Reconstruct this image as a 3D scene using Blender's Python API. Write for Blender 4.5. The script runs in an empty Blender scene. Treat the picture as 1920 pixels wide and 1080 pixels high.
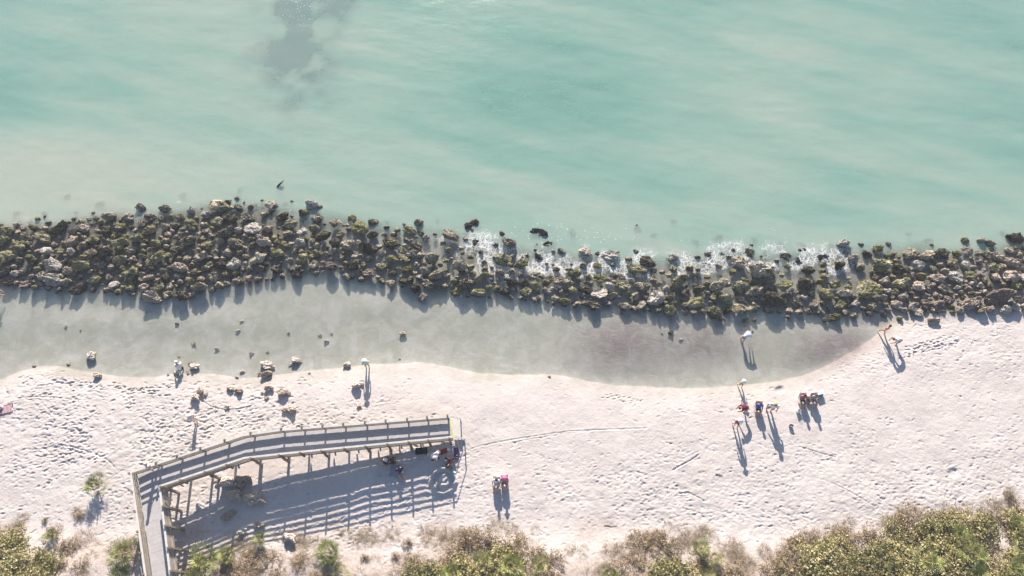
import bpy, bmesh, math, random
import numpy as np
from mathutils import Vector, Matrix, noise as mnoise
random.seed(7); RNG = np.random.default_rng(7)
scene = bpy.context.scene
COL = scene.collection
R = math.radians

# ------------------------------------------------------------------ camera
CAM_H = 59.0; TILT = R(25.0); F = 1280.0
cam_d = bpy.data.cameras.new('camera'); cam = bpy.data.objects.new('camera', cam_d); COL.objects.link(cam)
cam_d.sensor_width = 36; cam_d.lens = F/1920*36; cam_d.clip_end = 3000; cam_d.clip_start = 0.5
cam.location = (0, 0, CAM_H); cam.rotation_euler = (TILT, 0, 0)
scene.camera = cam
CT, ST = math.cos(TILT), math.sin(TILT)

def ray(px, py):
    u = (px-960)/F; v = (540-py)/F
    return u, v*CT+ST, v*ST-CT
def at_z(px, py, z=0.0):
    dx, dy, dz = ray(px, py); t = (z-CAM_H)/dz
    return dx*t, dy*t
def to_px(X, Y, Z):
    dz = Z-CAM_H
    yc = Y*CT+dz*ST; zc = Y*ST-dz*CT
    return 960+F*X/zc, 540-F*yc/zc

# ------------------------------------------------------------------ numeric noise
def _hash(ix, iy, seed):
    n = (ix.astype(np.int64)*374761393 + iy.astype(np.int64)*668265263 + seed*1442695041) & 0xffffffff
    n = ((n ^ (n >> 13))*1274126177) & 0xffffffff
    n = n ^ (n >> 16)
    return (n & 0xffff)/65535.0
def vnoise(x, y, seed=0):
    x = np.asarray(x, float); y = np.asarray(y, float)
    ix = np.floor(x); iy = np.floor(y); fx = x-ix; fy = y-iy
    fx = fx*fx*(3-2*fx); fy = fy*fy*(3-2*fy)
    a = _hash(ix, iy, seed); b = _hash(ix+1, iy, seed); c = _hash(ix, iy+1, seed); d = _hash(ix+1, iy+1, seed)
    return (a*(1-fx)+b*fx)*(1-fy)+(c*(1-fx)+d*fx)*fy
def fbm(x, y, seed=0, o=4):
    s = 0; a = .5; t = 0
    for k in range(o):
        s = s+a*vnoise(x*2**k, y*2**k, seed+k*17); t += a; a *= .5
    return s/t
def sstep(a, b, x):
    t = np.clip((x-a)/(b-a), 0, 1); return t*t*(3-2*t)
def blob(px, py, cx, cy, rx, ry):
    return np.exp(-((px-cx)/rx)**2-((py-cy)/ry)**2)
def table(px, py, xs, ys, T):
    T = np.array(T, float); xs = np.array(xs, float); ys = np.array(ys, float)
    px = np.clip(px, xs[0], xs[-1]-1e-3); py = np.clip(py, ys[0], ys[-1]-1e-3)
    i = np.clip(np.searchsorted(xs, px, 'right')-1, 0, len(xs)-2); j = np.clip(np.searchsorted(ys, py, 'right')-1, 0, len(ys)-2)
    fx = (px-xs[i])/(xs[i+1]-xs[i]); fy = (py-ys[j])/(ys[j+1]-ys[j])
    fx = fx*fx*(3-2*fx); fy = fy*fy*(3-2*fy)
    return (T[j, i]*(1-fx)+T[j, i+1]*fx)*(1-fy)+(T[j+1, i]*(1-fx)+T[j+1, i+1]*fx)*fy

# ------------------------------------------------------------------ terrain shape
shore_px = [(-300,760),(-60,735),(0,711),(35,696),(75,686),(115,686),(170,697),(230,707),(290,709),(330,703),(400,703),(450,711),(500,708),(560,699),(620,691),(700,682),
            (790,679),(850,690),(905,701),(960,703),(1020,703),(1080,709),(1150,722),(1240,728),(1330,729),(1400,722),(1460,714),(1520,698),(1560,680),(1600,658),(1635,634),(1660,612),(1690,596),(1780,575),(1920,560),(2300,530)]
_s = np.array([at_z(x, y, 0) for x, y in shore_px])
def shoreY(X): return np.interp(X, _s[:,0], _s[:,1])
upper_px = [(-300,470),(0,428),(100,420),(200,402),(300,404),(400,384),(500,384),(560,400),(620,408),(700,428),(800,440),(850,440),(900,455),(1000,470),(1100,482),(1200,490),(1300,486),(1400,478),(1500,480),(1600,476),(1650,468),(1750,470),(1850,470),(1920,460),(2300,430)]
lower_px = [(-300,545),(0,548),(100,552),(200,556),(280,572),(340,572),(420,548),(500,535),(600,522),(660,532),(760,552),(860,558),(960,562),(1060,572),(1160,578),(1260,590),(1330,594),(1420,586),(1500,588),(1600,600),(1700,594),(1800,598),(1920,592),(2300,590)]
_u = np.array([at_z(x, y, 0) for x, y in upper_px]); _l = np.array([at_z(x, y, 0) for x, y in lower_px])
def upY(X): return np.interp(X, _u[:,0], _u[:,1])
def loY(X): return np.interp(X, _l[:,0], _l[:,1])

def height(X, Y):
    X = np.asarray(X, float); Y = np.asarray(Y, float)
    wob = (fbm(X*.25, Y*.25, 3, 3)-.5)*.5
    d = shoreY(X)-Y+wob
    land = .34*(1-np.exp(-np.maximum(d,0)/1.6))+.035*np.maximum(d,0)
    px, py = to_px(X, Y, .5)
    land = land+.55*sstep(6.5, 1.0, Y)*(.6+.8*fbm(X*.15, Y*.3, 9, 2))+(fbm(X*.5, Y*.5, 21, 3)-.5)*.10*sstep(.3, 3, d)
    bars = .2*blob(px,py,1160,640,95,60)+.16*blob(px,py,1570,650,120,50)+.09*blob(px,py,300,600,240,28)+.08*blob(px,py,730,570,160,25)+.12*blob(px,py,1320,640,70,30)+.06*(fbm(X*.18,Y*.3,5,3)-.4)
    deep = .34
    wet = -deep*(1-np.exp(np.minimum(d,0)/1.9))
    wet = np.minimum(wet+bars*sstep(0,-2,d), -.035*(1-np.exp(np.minimum(d,0)/.4)))
    h = np.where(d > 0, land, wet)
    # breakwater core and sea floor
    lo = loY(X); up = upY(X); t = (Y-lo)/np.maximum(up-lo, .5)
    inb = sstep(-.12, .15, t)*sstep(1.1, .8, t)
    left = sstep(-22, -30, X)*1.0+.0*X
    h = h+inb*(-.02+.26*sstep(-19,-25,X)+.2*sstep(27,33,X)+.14*(fbm(X*.6,Y*.6,33,3)-.5))
    sea = Y-up
    h = h-.5*sstep(-1.0, 2.0, sea)-2.2*sstep(1, 14, sea)
    return h

def ground(px, py, it=6):
    z = 0.0
    for _ in range(it):
        X, Y = at_z(px, py, z); z = float(height(X, Y))
    return X, Y, z

# ------------------------------------------------------------------ materials
def new_mat(name):
    m = bpy.data.materials.new(name); m.use_nodes = True
    return m, m.node_tree.nodes, m.node_tree.links, m.node_tree.nodes['Principled BSDF']
def node(N, t, **kw):
    n = N.new(t)
    for k, v in kw.items():
        if k in n.inputs.keys() if isinstance(k, str) else False: n.inputs[k].default_value = v
        else: setattr(n, k, v)
    return n
def ramp(N, L, src, pts):
    r = N.new('ShaderNodeValToRGB'); e = r.color_ramp.elements
    while len(e) < len(pts): e.new(.5)
    for i, (p, c) in enumerate(pts):
        e[i].position = p; e[i].color = (c, c, c, 1) if not isinstance(c, tuple) else (*c, 1)
    L.new(src, r.inputs[0]); return r.outputs[0]
def mix(N, L, f, a, b, kind='MIX'):
    m = N.new('ShaderNodeMix'); m.data_type = 'RGBA'; m.blend_type = kind
    for inp, v in ((0, f), (6, a), (7, b)):
        if isinstance(v, (int, float)): m.inputs[inp].default_value = v
        elif isinstance(v, tuple): m.inputs[inp].default_value = (*v, 1)
        else: L.new(v, m.inputs[inp])
    return m.outputs[2]
def math_(N, L, op, a, b=0.0, c=0.0, clamp=False):
    m = N.new('ShaderNodeMath'); m.operation = op; m.use_clamp = clamp
    for i, v in enumerate((a, b, c)):
        if isinstance(v, (int, float)): m.inputs[i].default_value = v
        else: L.new(v, m.inputs[i])
    return m.outputs[0]
def attr(N, name):
    a = N.new('ShaderNodeAttribute'); a.attribute_name = name; return a
def noise_n(N, L, scale, detail=4, rough=.55, vec=None, dist=0.0):
    n = N.new('ShaderNodeTexNoise'); n.inputs['Scale'].default_value = scale; n.inputs['Detail'].default_value = detail
    n.inputs['Roughness'].default_value = rough; n.inputs['Distortion'].default_value = dist
    if vec is not None: L.new(vec, n.inputs['Vector'])
    return n.outputs['Fac']
def pos(N): return N.new('ShaderNodeNewGeometry').outputs['Position']
def mapping(N, L, vec, scale=(1,1,1), rot=(0,0,0)):
    if any(rot):
        q = N.new('ShaderNodeMapping'); q.inputs['Rotation'].default_value = rot; L.new(vec, q.inputs['Vector']); vec = q.outputs[0]
    m = N.new('ShaderNodeMapping'); m.inputs['Scale'].default_value = scale; L.new(vec, m.inputs['Vector']); return m.outputs[0]

def mat_plain(name, c, rough=.7, var=.25, scale=6.0, spec=.3):
    m, N, L, b = new_mat(name)
    tc = N.new('ShaderNodeTexCoord').outputs['Object']
    f = noise_n(N, L, scale, 4, .6, tc)
    lo = tuple(x*(1-var) for x in c); hi = tuple(min(1, x*(1+var)) for x in c)
    L.new(ramp(N, L, f, [(.3, lo), (.7, hi)]), b.inputs['Base Color'])
    b.inputs['Roughness'].default_value = rough; b.inputs['Specular IOR Level'].default_value = spec
    return m

def mat_sand():
    m, N, L, b = new_mat('sand')
    P = pos(N)
    n1 = noise_n(N, L, .35, 5, .6, P); n2 = noise_n(N, L, 5.0, 5, .65, P); n3 = noise_n(N, L, 1.6, 4, .6, P)
    dry = ramp(N, L, n1, [(.3, (.46,.415,.39)), (.7, (.55,.50,.475))])
    dry = mix(N, L, ramp(N, L, n2, [(.25,.0),(.8,.32)]), dry, (.38,.33,.305))
    dry = mix(N, L, ramp(N, L, n3, [(.5,.0),(.75,.22)]), dry, (.61,.55,.51))
    warm = attr(N, 'litter').outputs['Fac']
    dry = mix(N, L, math_(N, L, 'MULTIPLY', warm, ramp(N, L, n2, [(.35,.2),(.6,1.0)])), dry, (.30,.215,.16))
    wetc = ramp(N, L, n3, [(.3, (.40,.355,.33)), (.7, (.46,.415,.385))])
    wetc = mix(N, L, ramp(N, L, noise_n(N, L, .5, 6, .7, P, .6), [(.38,0.0),(.6,.75)]), wetc, (.29,.27,.22))
    wetc = mix(N, L, math_(N, L, 'MULTIPLY', attr(N, 'ripple').outputs['Fac'], ramp(N, L, noise_n(N, L, .8, 5, .7, P, 1.0), [(.3,.45),(.6,1.0)])), wetc, (.19,.14,.14))
    col = mix(N, L, attr(N, 'wet').outputs['Fac'], dry, wetc)
    rubble_shade = ramp(N, L, n2, [(.3, (.07,.06,.05)), (.7, (.17,.15,.12))])  # dark rubble bed; its tone also paints the shade in boulder gaps
    col = mix(N, L, attr(N, 'core').outputs['Fac'], col, rubble_shade)
    L.new(col, b.inputs['Base Color'])
    L.new(math_(N, L, 'MULTIPLY_ADD', attr(N, 'wet').outputs['Fac'], -.45, .92), b.inputs['Roughness'])
    b.inputs['Specular IOR Level'].default_value = .2
    # fine relief
    f1 = noise_n(N, L, 9.0, 5, .62, P); f2 = noise_n(N, L, 2.6, 4, .6, P)
    hsum = math_(N, L, 'ADD', math_(N, L, 'MULTIPLY', f1, .55), f2)
    rpf = noise_n(N, L, 2.4, 3, .6, mapping(N, L, P, (.35,1.7,1), (0,0,R(12))), 1.2)
    hsum = math_(N, L, 'ADD', hsum, math_(N, L, 'MULTIPLY', rpf, math_(N, L, 'MULTIPLY', attr(N, 'ripple').outputs['Fac'], 1.6)))
    bp = N.new('ShaderNodeBump'); bp.inputs['Distance'].default_value = .06
    L.new(math_(N, L, 'MULTIPLY_ADD', attr(N, 'wet').outputs['Fac'], -.3, .7), bp.inputs['Strength'])
    L.new(hsum, bp.inputs['Height']); L.new(bp.outputs[0], b.inputs['Normal'])
    return m

def mat_rock(name, dark, light, moss, mossamt, lightamt, wl_dark=.75):
    m, N, L, b = new_mat(name)
    tc = N.new('ShaderNodeTexCoord').outputs['Object']; P = pos(N); G = N.new('ShaderNodeNewGeometry')
    info = N.new('ShaderNodeObjectInfo').outputs['Random']
    n1 = noise_n(N, L, 2.6, 6, .7, P); n2 = noise_n(N, L, 9.0, 5, .75, P)
    off = math_(N, L, 'MULTIPLY_ADD', info, .26, -.13)
    f = math_(N, L, 'ADD', math_(N, L, 'ADD', math_(N, L, 'MULTIPLY', n1, .5), math_(N, L, 'MULTIPLY', n2, .5)), off)
    col = ramp(N, L, f, [(.40-lightamt, dark), (.50-lightamt*.5, tuple(.5*a+.5*c for a, c in zip(dark, light))), (.66-lightamt, light)])
    sx = N.new('ShaderNodeSeparateXYZ'); L.new(G.outputs['Normal'], sx.inputs[0])
    mo = noise_n(N, L, 1.1, 4, .6, P)
    mf = math_(N, L, 'MULTIPLY', ramp(N, L, math_(N, L, 'ADD', mo, math_(N, L, 'MULTIPLY', off, .8)), [(.56-mossamt*.3, 0.0), (.68-mossamt*.3, 1.0)]), ramp(N, L, sx.outputs['Z'], [(.1, 0.0), (.6, .85)]))
    mcol = ramp(N, L, n2, [(.3, tuple(x*.45 for x in moss)), (.62, moss), (.8, tuple(min(1,x*1.6) for x in moss))])
    col = mix(N, L, mf, col, mcol)
    sz = N.new('ShaderNodeSeparateXYZ'); L.new(P, sz.inputs[0])
    wl = math_(N, L, 'ADD', sz.outputs['Z'], math_(N, L, 'MULTIPLY', n1, .2))
    col = mix(N, L, ramp(N, L, wl, [(.10, wl_dark), (.28, 0.0)]), col, (.035,.03,.026))
    v = N.new('ShaderNodeTexVoronoi'); v.inputs['Scale'].default_value = 5.0; v.inputs['Randomness'].default_value = 1; L.new(mix(N, L, .25, P, N.new('ShaderNodeTexNoise').outputs['Color'], 'ADD'), v.inputs['Vector'])
    col = mix(N, L, ramp(N, L, math_(N, L, 'ADD', v.outputs['Distance'], math_(N, L, 'MULTIPLY_ADD', n2, .7, -.35)), [(.13, .8), (.24, 0.0)]), col, tuple(x*.5 for x in dark))  # dark spots painted in as the shade inside pits
    L.new(col, b.inputs['Base Color']); b.inputs['Roughness'].default_value = .85; b.inputs['Specular IOR Level'].default_value = .25
    hs = math_(N, L, 'ADD', math_(N, L, 'MULTIPLY', v.outputs['Distance'], .8), n2)
    bp = N.new('ShaderNodeBump'); bp.inputs['Distance'].default_value = .16; bp.inputs['Strength'].default_value = 1.0
    L.new(hs, bp.inputs['Height']); L.new(bp.outputs[0], b.inputs['Normal'])
    return m

def mat_wood(name, lo, hi, scale=3.0, stretch=(1,1,1)):
    m, N, L, b = new_mat(name)
    P = pos(N)
    f = noise_n(N, L, scale, 6, .65, mapping(N, L, P, stretch)); g = noise_n(N, L, scale*9, 3, .6, P)
    L.new(mix(N, L, ramp(N, L, g, [(.3,0.0),(.8,.35)]), ramp(N, L, f, [(.3, lo), (.7, hi)]), tuple(x*.6 for x in lo)), b.inputs['Base Color'])
    b.inputs['Roughness'].default_value = .8; b.inputs['Specular IOR Level'].default_value = .2
    return m

def mat_leaf(name, cols, rough=.55, trans=.25):
    m, N, L, b = new_mat(name)
    a = attr(N, 'tone').outputs['Fac']
    info = N.new('ShaderNodeObjectInfo').outputs['Random']
    f = math_(N, L, 'ADD', a, math_(N, L, 'MULTIPLY_ADD', info, .2, -.1), clamp=True)
    n = len(cols)
    c = ramp(N, L, f, [(.02+.96*i/(n-1), col) for i, col in enumerate(cols)])
    L.new(c, b.inputs['Base Color']); b.inputs['Roughness'].default_value = rough; b.inputs['Specular IOR Level'].default_value = .35
    tr = N.new('ShaderNodeBsdfTranslucent'); L.new(c, tr.inputs[0])
    ms = N.new('ShaderNodeMixShader'); ms.inputs[0].default_value = trans
    out = N['Material Output']; L.new(b.outputs[0], ms.inputs[1]); L.new(tr.outputs[0], ms.inputs[2]); L.new(ms.outputs[0], out.inputs[0])
    return m

def water_color(N, L):
    P = pos(N)
    silt = attr(N, 'silt').outputs['Fac']
    n = noise_n(N, L, .20, 5, .58, mapping(N, L, P, (.35,1.7,1), (0,0,R(15))), .5)
    s = math_(N, L, 'ADD', silt, math_(N, L, 'MULTIPLY_ADD', n, .6, -.3), clamp=True)
    c = ramp(N, L, s, [(0.0,(.215,.395,.335)), (.25,(.275,.44,.375)), (.5,(.355,.475,.41)), (.75,(.42,.50,.43)), (1.0,(.475,.51,.44))])
    c = mix(N, L, attr(N, 'lagoon').outputs['Fac'], c, (.41,.43,.37))
    c = mix(N, L, attr(N, 'reef').outputs['Fac'], c, (.17,.24,.235))
    return P, c
def mat_water_top():
    m, N, L, b = new_mat('water_surface'); N.remove(b)
    out = N['Material Output']
    P, c = water_color(N, L)
    al = attr(N, 'turbid').outputs['Fac']
    # foam
    fo = attr(N, 'foam').outputs['Fac']
    w1 = N.new('ShaderNodeTexNoise'); w1.inputs['Scale'].default_value = 1.3; w1.inputs['Detail'].default_value = 3; L.new(P, w1.inputs['Vector'])
    wp = mix(N, L, .45, P, w1.outputs['Color'], 'ADD')
    v = N.new('ShaderNodeTexVoronoi'); v.feature = 'DISTANCE_TO_EDGE'; v.inputs['Scale'].default_value = 1.9; L.new(wp, v.inputs['Vector'])
    v2 = N.new('ShaderNodeTexVoronoi'); v2.feature = 'DISTANCE_TO_EDGE'; v2.inputs['Scale'].default_value = 3.7; L.new(wp, v2.inputs['Vector'])
    lace = math_(N, L, 'MAXIMUM', ramp(N, L, v.outputs['Distance'], [(.0,1.0),(.10,0.0)]), math_(N, L, 'MULTIPLY', ramp(N, L, v2.outputs['Distance'], [(.0,1.0),(.16,0.0)]), .7))
    nn = noise_n(N, L, .9, 6, .7, P, .8)
    body = math_(N, L, 'ADD', math_(N, L, 'MULTIPLY', fo, 1.15), math_(N, L, 'MULTIPLY_ADD', nn, 1.6, -1.25))
    fm = math_(N, L, 'MULTIPLY', ramp(N, L, body, [(.0,0.0),(.7,1.0)]), math_(N, L, 'MULTIPLY_ADD', lace, .7, math_(N, L, 'MULTIPLY', ramp(N, L, body, [(.3,0.0),(1.2,1.0)]), .45)), clamp=True)
    # flecks: foam specks and sun glints painted as white dots
    vf = N.new('ShaderNodeTexVoronoi'); vf.inputs['Scale'].default_value = 3.2; L.new(P, vf.inputs['Vector'])
    fl = math_(N, L, 'MULTIPLY', ramp(N, L, vf.outputs['Distance'], [(.10,1.0),(.19,0.0)]), ramp(N, L, math_(N, L, 'ADD', attr(N, 'foam_glint').outputs['Fac'], math_(N, L, 'MULTIPLY_ADD', noise_n(N, L, 1.1, 4, .7, P), 1.6, -1.0)), [(.28,0.0),(.42,1.0)]))
    fm = math_(N, L, 'MAXIMUM', fm, fl)
    dif = N.new('ShaderNodeBsdfDiffuse'); L.new(mix(N, L, fm, c, (.72,.71,.71)), dif.inputs[0])
    tr = N.new('ShaderNodeBsdfTransparent'); tr.inputs[0].default_value = (.93,.97,.96,1)
    alp = math_(N, L, 'MAXIMUM', al, fm)
    m1 = N.new('ShaderNodeMixShader'); L.new(alp, m1.inputs[0]); L.new(tr.outputs[0], m1.inputs[1]); L.new(dif.outputs[0], m1.inputs[2])
    gl = N.new('ShaderNodeBsdfGlossy'); gl.inputs['Roughness'].default_value = .16
    h1 = noise_n(N, L, .9, 5, .62, mapping(N, L, P, (.7,1.6,1), (0,0,R(8)))); h2 = noise_n(N, L, 4.0, 4, .65, P)
    bp = N.new('ShaderNodeBump'); bp.inputs['Distance'].default_value = .25; bp.inputs['Strength'].default_value = .22
    L.new(math_(N, L, 'ADD', h1, math_(N, L, 'MULTIPLY', h2, .22)), bp.inputs['Height'])
    L.new(bp.outputs[0], gl.inputs['Normal']); 
    bp2 = N.new('ShaderNodeBump'); bp2.inputs['Distance'].default_value = .2; bp2.inputs['Strength'].default_value = .16
    L.new(math_(N, L, 'ADD', h1, math_(N, L, 'MULTIPLY', h2, .3)), bp2.inputs['Height']); L.new(bp2.outputs[0], dif.inputs['Normal'])
    vd = N.new('ShaderNodeVectorMath'); vd.operation = 'DOT_PRODUCT'; L.new(N.new('ShaderNodeNewGeometry').outputs['Incoming'], vd.inputs[0]); L.new(bp.outputs[0], vd.inputs[1])
    cs = math_(N, L, 'SUBTRACT', 1.0, math_(N, L, 'ABSOLUTE', vd.outputs['Value']), clamp=True); fr = math_(N, L, 'MULTIPLY_ADD', math_(N, L, 'POWER', cs, 5.0), .98, .02)
    m2 = N.new('ShaderNodeMixShader'); L.new(fr, m2.inputs[0]); L.new(m1.outputs[0], m2.inputs[1]); L.new(gl.outputs[0], m2.inputs[2])
    L.new(m2.outputs[0], out.inputs[0]); return m
def mat_water_body():
    m, N, L, b = new_mat('water_body'); N.remove(b)
    out = N['Material Output']
    P, c = water_color(N, L)
    dif = N.new('ShaderNodeBsdfDiffuse'); L.new(c, dif.inputs[0]); tr = N.new('ShaderNodeBsdfTransparent')
    tl = N.new('ShaderNodeBsdfTranslucent'); L.new(mix(N, L, .45, c, (0,0,0)), tl.inputs[0]); ad = N.new('ShaderNodeAddShader'); L.new(dif.outputs[0], ad.inputs[0]); L.new(tl.outputs[0], ad.inputs[1])
    m1 = N.new('ShaderNodeMixShader'); L.new(attr(N, 'turbid').outputs['Fac'], m1.inputs[0]); L.new(tr.outputs[0], m1.inputs[1]); L.new(ad.outputs[0], m1.inputs[2])
    L.new(m1.outputs[0], out.inputs[0]); return m

# ------------------------------------------------------------------ mesh helpers
def grid_mesh(name, xs, ys, Z, mats, attrs, smooth=True):
    nx, ny = len(xs), len(ys)
    XX, YY = np.meshgrid(xs, ys)
    co = np.stack([XX, YY, Z], -1).reshape(-1, 3).astype(np.float32)
    me = bpy.data.meshes.new(name)
    me.vertices.add(nx*ny); me.vertices.foreach_set('co', co.ravel())
    i = np.arange(ny-1)[:, None]*nx+np.arange(nx-1)[None, :]
    q = np.stack([i, i+1, i+nx+1, i+nx], -1).reshape(-1, 4)
    nf = len(q); me.loops.add(nf*4); me.polygons.add(nf)
    me.loops.foreach_set('vertex_index', q.ravel().astype(np.int32))
    me.polygons.foreach_set('loop_start', np.arange(0, nf*4, 4, dtype=np.int32)); me.polygons.foreach_set('loop_total', np.full(nf, 4, np.int32))
    if smooth: me.polygons.foreach_set('use_smooth', np.ones(nf, bool))
    me.update(calc_edges=True)
    for k, v in attrs.items():
        a = me.attributes.new(k, 'FLOAT', 'POINT'); a.data.foreach_set('value', np.asarray(v, np.float32).ravel())
    for m in mats: me.materials.append(m)
    return me
def link(name, me, parent=None):
    o = bpy.data.objects.new(name, me); COL.objects.link(o)
    if parent is not None: o.parent = parent
    return o
def bobj(name, bm, m, parent=None, smooth=False):
    me = bpy.data.meshes.new(name); bm.to_mesh(me); bm.free()
    for mm in (m if isinstance(m, (list, tuple)) else [m]): me.materials.append(mm)
    if smooth: me.polygons.foreach_set('use_smooth', np.ones(len(me.polygons), bool))
    return link(name, me, parent)
def tag(o, label, cat, group=None, kind=None):
    if label: o['label'] = label
    if cat: o['category'] = cat
    if group: o['group'] = group
    if kind: o['kind'] = kind
    return o
def empty(name, loc, rz=0.0):
    o = bpy.data.objects.new(name, None); COL.objects.link(o); o.location = loc; o.rotation_euler = (0, 0, rz); o.empty_display_size = .2
    return o
def beam(bm, a, b, w, h, up=(0,0,1)):
    a = Vector(a); b = Vector(b); d = (b-a); 
    if d.length < 1e-6: return
    d.normalize(); u = Vector(up); s = d.cross(u)
    if s.length < 1e-4: s = Vector((1,0,0))
    s.normalize(); u = s.cross(d).normalized()
    vs = []
    for p in (a, b):
        for sx, sz in ((-1,-1),(1,-1),(1,1),(-1,1)): vs.append(bm.verts.new(p+s*(sx*w/2)+u*(sz*h/2)))
    for f in ((0,1,2,3),(7,6,5,4),(0,4,5,1),(1,5,6,2),(2,6,7,3),(3,7,4,0)): bm.faces.new([vs[i] for i in f])
def prism(bm, poly, z0, z1):
    # poly: list of (x,y,ztop); extruded down by z1
    top = [bm.verts.new((p[0], p[1], p[2]+z1)) for p in poly]; bot = [bm.verts.new((p[0], p[1], p[2]+z0)) for p in poly]
    n = len(poly); bm.faces.new(top); bm.faces.new(bot[::-1])
    for i in range(n): bm.faces.new([top[i], bot[i], bot[(i+1)%n], top[(i+1)%n]])
def tube(bm, pts, rad, seg=6):
    rings = []
    for i, p in enumerate(pts):
        p = Vector(p); d = (Vector(pts[min(i+1, len(pts)-1)])-Vector(pts[max(i-1, 0)])).normalized()
        s = d.cross(Vector((0,0,1))); s = s.normalized() if s.length > 1e-3 else Vector((1,0,0)); u = s.cross(d)
        r = rad[i] if isinstance(rad, (list, tuple)) else rad
        rings.append([bm.verts.new(p+(s*math.cos(2*math.pi*k/seg)+u*math.sin(2*math.pi*k/seg))*r) for k in range(seg)])
    for a, b in zip(rings, rings[1:]):
        for k in range(seg): bm.faces.new([a[k], a[(k+1)%seg], b[(k+1)%seg], b[k]])
    bm.faces.new(rings[0][::-1]); bm.faces.new(rings[-1])

# ------------------------------------------------------------------ terrain mesh
def axis(*parts):
    out = []
    for a, b, st in parts: out.append(np.arange(a, b-1e-6, st))
    return np.concatenate(out+[[parts[-1][1]]])
xs = axis((-600,-120,40), (-120,-60,5), (-60,-47,.5), (-47,47,.085), (47,60,.5), (60,120,5), (120,600,40))
ys = axis((-400,-40,40), (-40,-6,2), (-6,0,.3), (0,25.2,.062), (25.2,44,.25), (44,100,2), (100,900,50))
XX, YY = np.meshgrid(xs, ys)
ZZ = height(XX, YY)
PX, PY = to_px(XX, YY, ZZ)
dsh = shoreY(XX)-YY+(fbm(XX*.25, YY*.25, 3, 3)-.5)*.5
fine = (np.abs(XX) < 47) & (YY > 0) & (YY < 25.2)
rough_t = dict(xs=list(range(0,2080,160)), ys=[600,680,720,760,800,840,880,920,960,1000,1050,1100], T=[
 [0,0,0,0,0,0,0,0,0,0,.4,.5,.5],
 [.2,.2,.2,0,0,0,0,0,0,0,.4,.45,.35],
 [.7,.6,.5,.3,.08,.02,.05,.05,.05,.2,.15,.12,.12],
 [.6,.45,.45,.6,.25,.12,.0,.0,.25,.25,.15,.12,.12],
 [.75,1,1,.8,.5,.4,.06,.03,.12,.12,.2,.2,.2],
 [.6,.9,.9,.1,.0,.7,.2,.12,.4,.35,.3,.25,.3],
 [.35,.7,.9,.1,.05,.9,.2,.5,.7,.5,.45,.5,.5],
 [.25,.5,.8,.4,.25,.9,.25,.7,.8,.6,.6,.8,.6],
 [.1,.25,.7,.4,.3,.6,.35,.6,.7,.7,.7,.6,.2],
 [.05,.2,.5,.2,.35,.5,.3,.25,.5,.6,.25,.1,.1],
 [0,.1,.3,.15,.35,.3,.1,.1,.1,.1,.0,.0,.0],
 [0,0,0,0,0,0,0,0,0,0,0,0,0]])
dens = table(PX, PY, **rough_t)
lm = sstep(.4, 2.0, dsh)
# small undulation of trampled sand
und = (fbm(XX*1.6, YY*2.3, 51, 3)-.5)*.09+(fbm(XX*4.2, YY*5.5, 57, 2)-.5)*.035
ZZ = ZZ+np.where(fine, und*(dens*.9+.06)*lm, 0)
fx = np.where((xs > -47) & (xs < 47))[0]; fy = np.where((ys > 0) & (ys < 25.2))[0]
def dent(X, Y, ang, a, b, depth, rim=.28):
    i0 = np.searchsorted(xs, X); j0 = np.searchsorted(ys, Y); n = max(3, int(a*2.4/.085)+1); nj = max(4, int(a*2.4/.062)+1)
    if i0-n < fx[0] or i0+n >= fx[-1] or j0-nj < fy[0] or j0+nj >= fy[-1]: return
    sl = (slice(j0-nj, j0+nj+1), slice(i0-n, i0+n+1))
    dx = XX[sl]-X; dy = YY[sl]-Y; c, s = math.cos(ang), math.sin(ang)
    r2 = ((dx*c+dy*s)/a)**2+((-dx*s+dy*c)/b)**2
    r = np.sqrt(r2)
    ZZ[sl] += -depth*np.exp(-r2*r2*.8)+rim*depth*np.exp(-((r-1.45)*2.6)**2)
cnt = 0
rx = RNG.uniform(-46, 46, 60000); ry = RNG.uniform(.5, 25, 60000); ra = RNG.uniform(0, math.pi, 60000); rr = RNG.uniform(0, 1, 60000)
rp = to_px(rx, ry, .6); rd = table(rp[0], rp[1], **rough_t)
clump = sstep(.35, .62, fbm(rx*.45, ry*.6, 77, 3)); rdd = shoreY(rx)-ry
for k in range(60000):
    if rdd[k] < .5: continue
    if rr[k] < rd[k]*(.18+.82*clump[k])*(.95 if rx[k] < -8 else .72):
        sz = .75+.6*rr[(k*7) % 60000]
        dent(rx[k], ry[k], (ra[k]-1.57)*(.45 if k % 3 else 1.0), .155*sz, .07*sz, (.036 if rx[k] < -8 else .028)*sz*(.45+.6*rr[(k*13) % 60000])); cnt += 1
def track(pts, w=.10, depth=.04, step=.13, jit=.03):
    W = [ground(*p)[:2] for p in pts]
    for (x0, y0), (x1, y1) in zip(W, W[1:]):
        L_ = math.hypot(x1-x0, y1-y0); n = max(1, int(L_/step)); a = math.atan2(y1-y0, x1-x0)
        for i in range(n):
            t = i/n; dent(x0+(x1-x0)*t+random.uniform(-jit, jit), y0+(y1-y0)*t+random.uniform(-jit, jit), a, .2, w, depth*random.uniform(.5, 1.1), .4)
track([(2,894),(20,880),(45,866),(75,857),(110,852),(150,850),(180,853),(205,864),(222,884),(232,900)], .07, .02, .19, .05)
track([(2,905),(25,886),(60,872),(100,865),(140,861),(163,861)], .07, .02, .19, .05)
track([(110,834),(135,838),(165,846),(195,858),(215,876)], .08, .03)
track([(872,846),(900,836),(950,826),(1010,817),(1065,809),(1120,806),(1180,804),(1215,803)], .08, .017)
track([(960,830),(1000,822),(1060,813),(1110,808)], .06, .016)
track([(1258,877),(1280,862),(1300,851),(1315,844)], .08, .010)
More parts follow.
